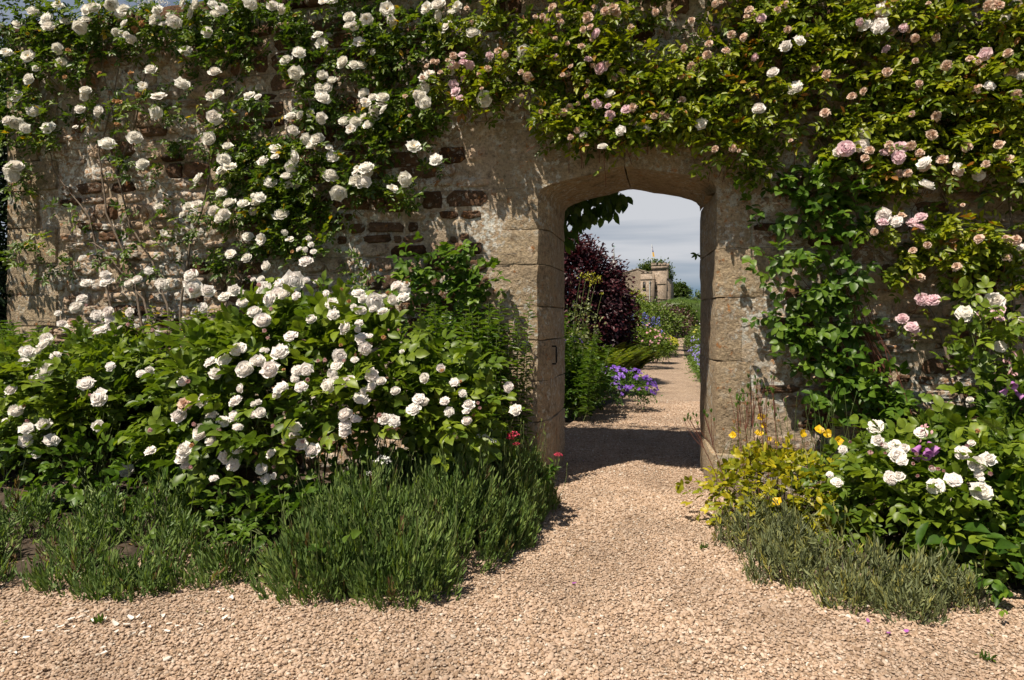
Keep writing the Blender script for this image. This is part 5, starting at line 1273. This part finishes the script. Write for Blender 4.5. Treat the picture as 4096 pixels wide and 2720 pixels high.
# right border
for k, (Y, w_, lb) in enumerate(((7.2, .55, 'catmint edging nearest the right jamb spilling on the path'), (9.2, .6, 'catmint edging in the middle of the right border'), (11.5, .6, 'catmint edging further along the right border'))):
    rx = np.interp(Y, [p[1] for p in pr], [p[0] for p in pr])
    garden_bush('catmint', lb, 'perennial plant', (rx + .34, Y, .28), (.52, 1.25, .36), 3600, .045, 'stalk_leaf', 70, .09, (0.1, .9), [('violet_flower', 130, .028, .45)], trunk=False, group='catmint edging the right of the path')
for k, (Y, lb) in enumerate(((14.5, 'green mound under the white roses right of the path'), (19.0, 'green mound behind the white roses right of path'), (26.0, 'far green mound beside the hedge arch on right'))):
    rx = np.interp(Y, [p[1] for p in pr], [p[0] for p in pr])
    garden_bush('green_shrub', lb, 'shrub', (rx + .66, Y, .4), (.66, 1.8, .55), 2600, .07, 'hedge_leaf', 60, .12, (0.1, .9), [('yellow_flower', 8, .06, .3)] if k else [('violet_flower', 40, .04, .4)], trunk=False)
rx = np.interp(16, [p[1] for p in pr], [p[0] for p in pr])
garden_bush('flowering_shrub', 'white-flowered rose bush standing right of the distant path', 'shrub', (rx + .85, 15.5, .75), (.62, .6, .62), 2600, .07, 'hedge_leaf', 60, .10, (.1, .9), [('white_flower', 46, .05, -.1)])
garden_bush('green_shrub', 'taller pale green shrub behind the white-flowered bush at right', 'shrub', (rx + 1.55, 18.5, 1.2), (1.0, .9, 1.1), 3000, .09, 'hedge_leaf', 60, .14, (.3, 1))

# clipped hedge with an arch
HY = 45.0
hx = at(1568, HZV, HY).x
hedge = empty('clipped_hedge', (hx, HY, 0), 'clipped yew hedge with rounded top closing the end of the path', 'hedge')
def hedge_top(x): return 2.55 + .16 * math.sin((x - hx) * .8 + 1.1) + .07 * math.sin(x * 2.3)
V, F = [], []
xs = np.arange(hx - 9, hx + 14, .35); prof = [(-.9, 0), (-.95, .5), (-.9, .85), (-.65, .97), (0, 1.03), (.65, .97), (.9, .8), (.9, 0)]
for x in xs:
    for (dy, f) in prof: V.append((x, HY + dy + .08 * noise.noise((x * 1.3, dy, f * 3)), hedge_top(x) * f + (.06 * noise.noise((x * 2, dy * 3, 5)) if f else 0)))
m = len(prof); F = []
for k in range(len(xs) - 1):
    for j in range(m - 1):
        if abs((xs[k] + xs[k + 1]) / 2 - hx - .1) < .55 and prof[j][1] < .6 and prof[j + 1][1] < .9 : continue
        F.append((k * m + j, (k + 1) * m + j, (k + 1) * m + j + 1, k * m + j + 1))
o = link('clipped_face', mesh_np('clipped_face', np.array(V), np.array(F), True, np.full(len(V), .35)), hedge, MATS['hedge_leaf'])
lv = Leaves(); n = 9000; x = rng.uniform(hx - 9, hx + 14, n); k = rng.integers(0, m - 1, n); f = rng.uniform(0, 1, n)
pa = np.array(prof); dy = pa[k, 0] * (1 - f) + pa[k + 1, 0] * f; fz = pa[k, 1] * (1 - f) + pa[k + 1, 1] * f; ht = np.array([hedge_top(a) for a in x])
P = np.column_stack([x, HY + dy, ht * fz]); keep = ~((np.abs(x - hx - .1) < .55) & (P[:, 2] < 1.9)); P = P[keep]; n = len(P)
lv.add(P, rand_dirs(n) + [0, -.3, .3], rand_dirs(n) + [0, -.6, .6], .10, .05, rng.uniform(0.1, .9, n)); lv.build(hedge, 'hedge_leaf')
arch = empty('rose_arch', (hx + .1, HY - 1.2, 0), 'leafy arch with a dark opening at the end of the path', 'arch')
tb = Tubes(); tb.add([(hx + .1 + .62 * math.cos(a), HY - 1.2, 1.25 + .62 * math.sin(a)) for a in np.linspace(0, math.pi, 14)], .05, sides=6)
tb.add([(hx - .52, HY - 1.2, 0), (hx - .52, HY - 1.2, 1.25)], .05, sides=6); tb.add([(hx + .72, HY - 1.2, 0), (hx + .72, HY - 1.2, 1.25)], .05, sides=6); link('hoop', tb.mesh('hoop'), arch, M_cane)
lv = Leaves(); n = 1500; a = rng.uniform(-.35, math.pi + .35, n); rr = .78 + rng.normal(0, .12, n)
P = np.column_stack([hx + .1 + rr * np.cos(a), HY - 1.2 + rng.normal(0, .15, n), 1.25 + rr * 1.1 * np.sin(a) + rng.normal(0, .1, n)]); lv.add(P, rand_dirs(n), rand_dirs(n) + [0, -.5, .6], .13, .09, rng.uniform(.2, 1, n)); lv.build(arch, 'hedge_leaf')
inner = Leaves(); n = 900; P = np.column_stack([hx + .1 + rng.uniform(-.9, .9, n), np.full(n, HY + 3.0), rng.uniform(0, 2.2, n)])
garden_bush('yew_tree', 'dark evergreen mass seen through the far arch', 'shrub', (hx + .1, HY + 4.5, 1.2), (1.6, .8, 1.2), 1400, .16, 'yew_leaf', 30, .25, (0, 1))

# ================================================================== castle
CY = 105.0
cs = (D_CAM + CY) / FV * 2361 / 4096 / 5.227 / (CA + .19 * SA)      # metres for one pixel of the enlarged view
c0 = at((2480 + 655 / 5.227) * S2V, HZV, CY)
castle = empty('castle', (c0.x, CY, 0), 'pale stone castle with battlements beyond the garden', 'castle')
castle.rotation_euler = (0, 0, math.radians(-16))
CM = Matrix.Translation((c0.x, CY, 0)) @ Matrix.Rotation(math.radians(-16), 4, 'Z')
def cz_(zy): return H_CAM + (1285 - 960) * cs * 5.227 - zy * cs
def cx_(zx): return (zx - 655) * cs * .88
def box(name, x0, x1, y0, y1, z0, z1, mat, parent=castle, M=CM):
    V = [(x0, y0, z0), (x1, y0, z0), (x1, y1, z0), (x0, y1, z0), (x0, y0, z1), (x1, y0, z1), (x1, y1, z1), (x0, y1, z1)]
    F = np.array([(0, 1, 5, 4), (1, 2, 6, 5), (2, 3, 7, 6), (3, 0, 4, 7), (4, 5, 6, 7), (0, 3, 2, 1)])
    return link(name, mesh_np(name, np.array(V, float), F), parent, mat, M)
M_glass = plain_mat('dark_glass', (0.03, 0.035, 0.04), 0.2, 0.3, 1.0, spec=.5)
M_lead = plain_mat('white_downpipe', (0.50, 0.50, 0.49), 0.5, 0.1)
M_trim = stone_mat('castle_trim', (0.26, 0.20, 0.15), (0.22, 0.17, 0.13), (0.14, 0.11, 0.09), lichen=0, orange=0, vary=0.1, rough_scale=.16)
# tower
tx0, tx1 = cx_(672), cx_(1000)
box('tower', tx0, tx1, 0, 1.7, 0, cz_(620), M_castle)
box('parapet', cx_(655), cx_(1012), -.14, 1.84, cz_(618), cz_(560), M_castle)
for (a, b) in ((655, 775), (825, 885), (940, 1012)):
    box('merlon', cx_(a), cx_(b), -.139, .22, cz_(559.8), cz_(492), M_castle)
    box('merlon_cap', cx_(a) - .03, cx_(b) + .03, -.17, .25, cz_(491.8), cz_(483), M_trim)
for (a, b) in ((655, 720), (790, 850), (930, 1012)): box('merlon', cx_(a), cx_(b), 1.5, 1.839, cz_(559.8), cz_(492), M_castle)
for zy in (628, 925, 1240): box('string_course', tx0 - .08, tx1 + .08, -.08, 1.78, cz_(zy + 8), cz_(zy - 6), M_trim)
# central block standing forward of the tower
mx0, mx1 = cx_(465), cx_(735)
box('central_block', mx0, mx1, -1.5, 1.2, 0, cz_(720), M_castle)
for (a, b) in ((465, 503), (552, 612), (672, 735)):
    box('merlon', cx_(a), cx_(b), -1.499, -1.2, cz_(719.8), cz_(672), M_castle); box('merlon_cap', cx_(a) - .02, cx_(b) + .02, -1.53, -1.17, cz_(671.8), cz_(664), M_trim)
box('string_course', mx0, mx1 + .08, -1.58, 1.19, cz_(842), cz_(828), M_trim)
box('string_course', mx0, mx1 + .06, -1.56, 1.19, cz_(1190), cz_(1178), M_trim)
def window(x0, x1, y0, y1, yy):
    f = box('window', cx_(x0), cx_(x1), yy - .03, yy + .03, cz_(y1), cz_(y0), M_glass)
    fr = [(x0 - 8, x0, y0 - 8, y1 + 6), (x1, x1 + 8, y0 - 8, y1 + 6), (x0, x1, y0 - 8, y0), ((x0 + x1) / 2 - 2, (x0 + x1) / 2 + 2, y0, y1), (x0, x1, (y0 + y1) / 2 - 2, (y0 + y1) / 2 + 2)]
    for (a, b, c, d) in fr: box('frame', cx_(a), cx_(b), yy - .07, yy - .031, cz_(d), cz_(c), M_trim, f)
    box('sill', cx_(x0 - 14), cx_(x1 + 14), yy - .16, yy - .001, cz_(y1 + 18), cz_(y1 + 6.5), M_castle, f)
window(527, 582, 884, 1024, -1.5)
window(517, 575, 1205, 1330, -1.5)
window(755, 790, 890, 1040, .0)
t = Tubes(); t.add([(cx_(690), -1.62, cz_(1400)), (cx_(690), -1.62, cz_(890))], .07, sides=8); t.add([(cx_(690), -1.62, cz_(915)), (cx_(690), -1.62, cz_(880))], .13, .17, 8); link('downpipe', t.mesh('downpipe'), castle, M_lead, CM)
# left wing with a low gable
lx0, lx1 = cx_(-60), cx_(464)
V = [(lx0, -.6, 0), (lx1, -.6, 0), (lx1, -.6, cz_(648)), (cx_(345), -.6, cz_(606)), (lx0, -.6, cz_(690))]
V += [(x, 4.0, z_) for (x, y, z_) in V]
F = [(0, 1, 2, 3, 4), (9, 8, 7, 6, 5), (0, 5, 6, 1), (1, 6, 7, 2), (2, 7, 8, 3), (3, 8, 9, 4), (4, 9, 5, 0)]
me = bpy.data.meshes.new('left_wing'); me.from_pydata(V, [], F); me.update(); link('left_wing', me, castle, M_castle, CM)
t = Tubes(); t.add([(lx1, -.62, cz_(646)), (cx_(345), -.62, cz_(603)), (lx0, -.62, cz_(687))], .09, sides=4); link('gable_coping', t.mesh('gable_coping'), castle, M_trim, CM)
# rear wing in shade on the right with a sloping roof
V = [(cx_(1001), .5, 0), (cx_(1060), .5, 0), (cx_(1060), 3, 0), (cx_(1001), 3, 0), (cx_(1001), .5, cz_(810)), (cx_(1060), .5, cz_(925)), (cx_(1060), 3, cz_(925)), (cx_(1001), 3, cz_(810))]
link('rear_wing', mesh_np('rear_wing', np.array(V), np.array([(0, 1, 5, 4), (1, 2, 6, 5), (2, 3, 7, 6), (4, 5, 6, 7)])), castle, M_castle, CM)
# flag
fp = CM @ Vector((cx_(655), .3, cz_(560)))
flag = empty('flagpole', fp, 'white flagpole on the castle tower with a furled blue and yellow flag', 'flag')
t = Tubes(); ztop = cz_(85); t.add([fp, (fp.x - .04, fp.y, ztop)], .045, .03, 6); link('pole', t.mesh('pole'), flag, plain_mat('white_paint', (.75, .75, .75), .5, .05))
def flag_mat():
    m, nt, out = new_mat('flag_cloth'); g = nt.nodes.new('ShaderNodeAttribute'); g.attribute_name = 'tint'
    c = ramp(nt, [(0, (.62, .60, .58)), (.12, (.10, .09, .20)), (.2, (.62, .58, .60)), (.27, (.12, .10, .28)), (.34, (.55, .5, .55)), (.42, (.03, .04, .22)), (.58, (.70, .42, .06))], g.outputs['Fac'], 'CONSTANT')
    p = node(nt, 'ShaderNodeBsdfPrincipled', Roughness=.8); nt.links.new(c, p.inputs['Base Color']); nt.links.new(p.outputs[0], out.inputs['Surface']); return m
V, F, T = [], [], []
for k in range(15):
    f = k / 14; z0 = ztop - .25 - (cz_(130) - cz_(365)) * f
    w_ = .06 + .24 * f
    for j in range(5): V.append((fp.x + .0 + w_ * j / 4 + .12 * f, fp.y - .03 + .09 * math.sin(j * 1.9 + f * 3), z0)); T.append(f)
for k in range(14):
    for j in range(4): F.append((k * 5 + j, k * 5 + j + 1, (k + 1) * 5 + j + 1, (k + 1) * 5 + j))
link('flag_cloth', mesh_np('flag_cloth', np.array(V), np.array(F), True, np.array(T)), flag, flag_mat())
# cupola peeping over the smoke bush
cu = at((2200 + 910 / 3.5636) * S2V, HZV, 92); zc = lambda zy: H_CAM + (1285 - (720 + zy / 3.5636)) * S2V * dist_scale(cu)
cup = empty('cupola', (cu.x, 92, 0), 'lead-roofed cupola with a green weathervane behind the smoke bush', 'cupola')
def lathe(name, prof, mat, n=14):
    V, F = [], []
    for (r, z_) in prof:
        for k in range(n): V.append((cu.x + r * math.cos(6.2832 * k / n), 92 + r * math.sin(6.2832 * k / n), z_))
    for j in range(len(prof) - 1):
        for k in range(n): F.append((j * n + k, j * n + (k + 1) % n, (j + 1) * n + (k + 1) % n, (j + 1) * n + k))
    return link(name, mesh_np(name, np.array(V), np.array(F), True), cup, mat)
M_leadroof = plain_mat('lead_roof', (.33, .33, .33), .5, .15, 2.0)
pm = dist_scale(cu) * S2V / 3.5636
lathe('drum', [(75 * pm, 0), (75 * pm, zc(1330)), (84 * pm, zc(1325)), (84 * pm, zc(1300))], M_castle)
lathe('dome', [(78 * pm, zc(1299)), (70 * pm, zc(1240)), (50 * pm, zc(1180)), (26 * pm, zc(1140)), (16 * pm, zc(1120)), (14 * pm, zc(1060)), (7 * pm, zc(1040)), (4 * pm, zc(940))], M_leadroof)
t = Tubes(); t.add([(cu.x - 22 * pm, 92, zc(950)), (cu.x + 22 * pm, 92, zc(946))], 3.5 * pm, sides=5); t.add([(cu.x, 92, zc(965)), (cu.x, 92, zc(930))], 3 * pm, sides=5); link('weathervane', t.mesh('weathervane'), cup, plain_mat('verdigris', (.12, .42, .28), .6, .1))

# trees by the castle
def tree(label, x, ytop, Y, rx, rz, n, leaf, matname='tree_leaf', clusters=60, name='broadleaf_tree', hz=None):
    p = at(x, ytop, Y); c = (p.x, Y, p.z - rz)
    t_ = empty(name, (p.x, Y, 0), label, 'tree')
    lv, cc = bush_leaves(c, (rx, rx * .8, rz), n, leaf, clusters, rx * .16, (0, 1), single=True, wr=.7, upper=-.95, zmin=.3, shell=.55)
    lv.build(t_, matname, name='crown')
    tb = Tubes(); tb.add([(p.x, Y, 0), (p.x + .1, Y, c[2] * .5), (p.x, Y, c[2])], rx * .12, rx * .06, 8)
    for q_ in cc[::6]: tb.add(curve_pts((p.x, Y, c[2] * .7), q_, (0, 0, .2), 5), rx * .03, rx * .01, 5)
    link('trunk', tb.mesh('trunk'), t_, M_cane); return t_
tree('broad green tree behind the castle tower', 1508, 600, 128, 3.5, 5.6, 13000, .48, clusters=100)
tree('rounded dark green tree right of the castle', 1562, 651, 118, 2.1, 3.9, 11000, .40, clusters=90)
tree('small green tree top between gable and tower of castle', 1488, 612, 126, 1.6, 4.5, 1500, .36)
tree('distant tree behind the hedge on the right', 1660, 660, 110, 5, 4.5, 3500, .5)
tree('distant tree far right beyond the garden', 1760, 640, 90, 5, 5, 3500, .5)
tree('distant tree far left beyond the garden', 1080, 560, 70, 6, 7, 4500, .5)
# dark trees at the left end of the wall
def dark_mass(label, c, r, n, leaf, clusters):
    t_ = empty('yew_tree', (c[0], c[1], 0), label, 'tree')
    lv, cc = bush_leaves(c, r, n, leaf, clusters, .16, (0, 1), single=True, wr=.4, upper=-.98, zmin=.05, shell=.5)
    lv.build(t_, 'yew_leaf', name='crown')
    tb = Tubes(); tb.add([(c[0], c[1], 0), (c[0] + .05, c[1], c[2])], .12, .06, 8); link('trunk', tb.mesh('trunk'), t_, M_cane)
dark_mass('dark evergreen filling the left edge beside the wall end', (-6.45, .25, 1.9), (.85, .75, 2.1), 26000, .07, 260)
dark_mass('dark evergreen standing behind the one at the wall end', (-7.6, 1.7, 2.0), (1.8, .8, 2.3), 22000, .09, 260)
dark_mass('dark treetop rising above the wall at the upper left corner', (-7.6, 3.2, 3.9), (2.9, 1.2, 1.15), 9000, .09, 120)

# branch hanging behind the top of the doorway
hb = empty('hanging_branch', at(1290, 420, 1.2), 'leafy branch hanging behind the upper left of the doorway', 'branch')
tb = Tubes(); lv = Leaves()
root = at(1230, 380, 1.25)
for (x, y) in ((1330, 500), (1360, 485), (1395, 475), (1432, 462), (1440, 450), (1415, 478), (1310, 545), (1325, 525), (1345, 505), (1380, 490), (1305, 500), (1400, 455)):
    e = at(x, y, 1.25 + random.gauss(0, .08)); tb.add(curve_pts(root, e, (0, 0, .05), 8, .006), .006, .002, 5)
    n = 24; f = rng.uniform(.55, 1.05, n)
    P = np.array(root)[None] * (1 - f[:, None]) + np.array(e)[None] * f[:, None] + np.column_stack([np.zeros(n), np.zeros(n), .05 * 4 * f * (1 - f)]) + rng.normal(0, .022, (n, 3))
    lv.add(P, rng.normal(0, .35, (n, 3)) + [0.1, 0, -1], rng.normal(0, .5, (n, 3)) + [0, -1, .2], .115 * rng.uniform(.7, 1.15, n), .06, rng.uniform(0, .6, n))
o = link('twigs', tb.mesh('twigs'), hb, M_cane); o['kind'] = 'stuff'
lv.build(hb, 'stalk_leaf', big=True, singles=220)

sp = empty('leaf_sprig', at(1622, 590, .95), 'small leafy sprig poking out behind the right door jamb', 'sprig')
tb = Tubes(); a_ = at(1635, 592, .95); b_ = at(1606, 586, .95); tb.add(curve_pts(a_, b_, (0, 0, .02), 5), .002, .0012, 4); link('stem', tb.mesh('stem'), sp, M_stem)
lv = Leaves(); P = np.array([tuple(b_)] * 4); lv.add(P, np.array([[-1, 0, -.7], [-1, 0, .2], [-.2, 0, -1], [.5, 0, -.4]]), np.array([[.2, -1, .3]] * 4), .05, .02, .3); lv.build(sp, 'stalk_leaf', big=True, singles=4)
# ================================================================== petals and litter on the gravel
def petal_mesh(mat):
    V, F = [], []
    for j in range(4):
        for i_ in range(4):
            u, v = -1 + 2 * i_ / 3, j / 3; w_ = .35 + .75 * v - .35 * v ** 3
            V.append((u * w_ * .6, v * 1.2 - .6, .22 * u * u + .18 * (v - .5) ** 2))
    for j in range(3):
        for i_ in range(3): b = j * 4 + i_; F.append((b, b + 1, b + 5, b + 4))
    me = mesh_np('fallen_petal', np.array(V), np.array(F), True, np.zeros(16)); me.materials.append(mat); return me
PW, PP = petal_mesh(M_white), petal_mesh(MATS['foxglove_flower'])
spots = [(165,1272),(200,1255),(213,1275),(140,1290),(150,1283),(170,1290),(155,1300),(185,1267),(300,1268),(330,1282),(320,1265),(345,1290),(375,1265),(385,1300),(390,1283),(408,1288),(408,1308),(240,1350),(237,1338),(35,1350),(425,1262),(292,1285),(265,1282),(270,1300),(503,1210),(535,1222),(515,1250),(520,1268),(530,1270),(90,1300),(120,1300),(60,1315),(460,1285),(308,1306),(245,1270)]
for (x, y) in spots:
    p = ground(x, y + 146 if False else y + 155, .014) if y < 1400 else ground(x, y, .014)
    s_ = random.uniform(.013, .024)
    M = Matrix.Translation(p) @ Euler((random.gauss(0, .2), random.gauss(0, .2), random.uniform(0, 6.28))).to_matrix().to_4x4() @ Matrix.Diagonal((s_ * random.uniform(.7, 1), s_, s_ * .7, 1))
    tag(link('fallen_petal', PW, None, None, M), 'white rose petal fallen on the gravel near the far left lavender', 'petal', 'white petals fallen on the gravel')
for (x, y) in ((1600, 1105), (1540, 1063), (1345, 1062), (1325, 1345), (2000, 1430), (2050, 1460), (1595, 1108), (2090, 1455), (1640, 1110)):
    p = ground(x, y, .014); s_ = random.uniform(.010, .016)
    M = Matrix.Translation(p) @ Euler((random.gauss(0, .3), random.gauss(0, .3), random.uniform(0, 6.28))).to_matrix().to_4x4() @ Matrix.Diagonal((s_, s_, s_, 1))
    tag(link('fallen_petal', PP, None, None, M), 'mauve petal fallen on the gravel of the path', 'petal', 'mauve petals fallen on the gravel')

# ------------------------------------------------------------------ litter on the gravel
lit = Leaves(); n = 420
P = np.column_stack([rng.uniform(-3.6, 2.4, n), rng.uniform(-2.9, -.1, n), np.full(n, .013)])
near = np.minimum(np.min(np.linalg.norm(P[:, None, :2] - np.array(BED_L)[None], axis=2), axis=1), np.min(np.linalg.norm(P[:, None, :2] - np.array(BED_R)[None], axis=2), axis=1))
keep = ~in_poly(P, BED_L) & ~in_poly(P, BED_R) & (rng.uniform(0, 1, n) < np.exp(-near * 1.6) + .12); P = P[keep]; n = len(P)
n2 = 6000; Q = np.column_stack([rng.uniform(-4.6, 2.8, n2), rng.uniform(-2.7, -.1, n2)]); Q = Q[in_poly(Q, BED_L) | in_poly(Q, BED_R)]
qz = np.array([max(0.03 + 0.05 * noise.noise((a * 5, b * 5, 0)) + 0.03 * noise.noise((a * 21, b * 21, 3)), .004) * .8 + .006 for a, b in Q])
bl = Leaves(); m2 = len(Q); bl.add(np.column_stack([Q, qz]), rng.normal(0, 1, (m2, 3)) * [1, 1, .3], rng.normal(0, .5, (m2, 3)) + [0, 0, 1], rng.uniform(.012, .05, m2), rng.uniform(.004, .012, m2), rng.uniform(0, .75, m2))
lit.add(P, rng.normal(0, 1, (n, 3)) * [1, 1, .15], rng.normal(0, .3, (n, 3)) + [0, 0, 1], rng.uniform(.008, .022, n), rng.uniform(.004, .010, n), rng.uniform(0, 1, n))
leaf_mat('dry_leaf', [(0, (0.10, 0.06, 0.035)), (0.5, (0.22, 0.12, 0.05)), (0.8, (0.30, 0.22, 0.07)), (1, (0.10, 0.15, 0.03))], transl=.1)
o = link('leaf_litter', lit.mesh('leaf_litter'), None, MATS['dry_leaf']); tag(o, 'scattered dry leaf fragments and petals on the gravel along the beds', 'litter', kind='stuff')
o = link('bed_litter', bl.mesh('bed_litter'), None, MATS['dry_leaf']); tag(o, 'dead leaves and twigs covering the soil under the lavenders', 'litter', kind='stuff')
for (x, y, lb) in ((1620, 1265, 'tiny green weed alone in the gravel near the path middle'), (2030, 1395, 'tiny green weed in the gravel by the right lavender'), (2270, 1520, 'tiny green weed in the gravel at the lower right'), (230, 1435, 'tiny green weed among the fallen white petals')):
    p = ground(x, y, .005); t_ = empty('weed', p, lb, 'weed'); w = Leaves(); m = 22
    w.add(np.tile(np.array(p), (m, 1)) + rng.normal(0, .008, (m, 3)) * [1, 1, 0], rng.normal(0, .7, (m, 3)) + [0, 0, 1], rng.normal(0, 1, (m, 3)), rng.uniform(.015, .04, m), .006, rng.uniform(.2, .9, m)); w.build(t_, 'stalk_leaf')
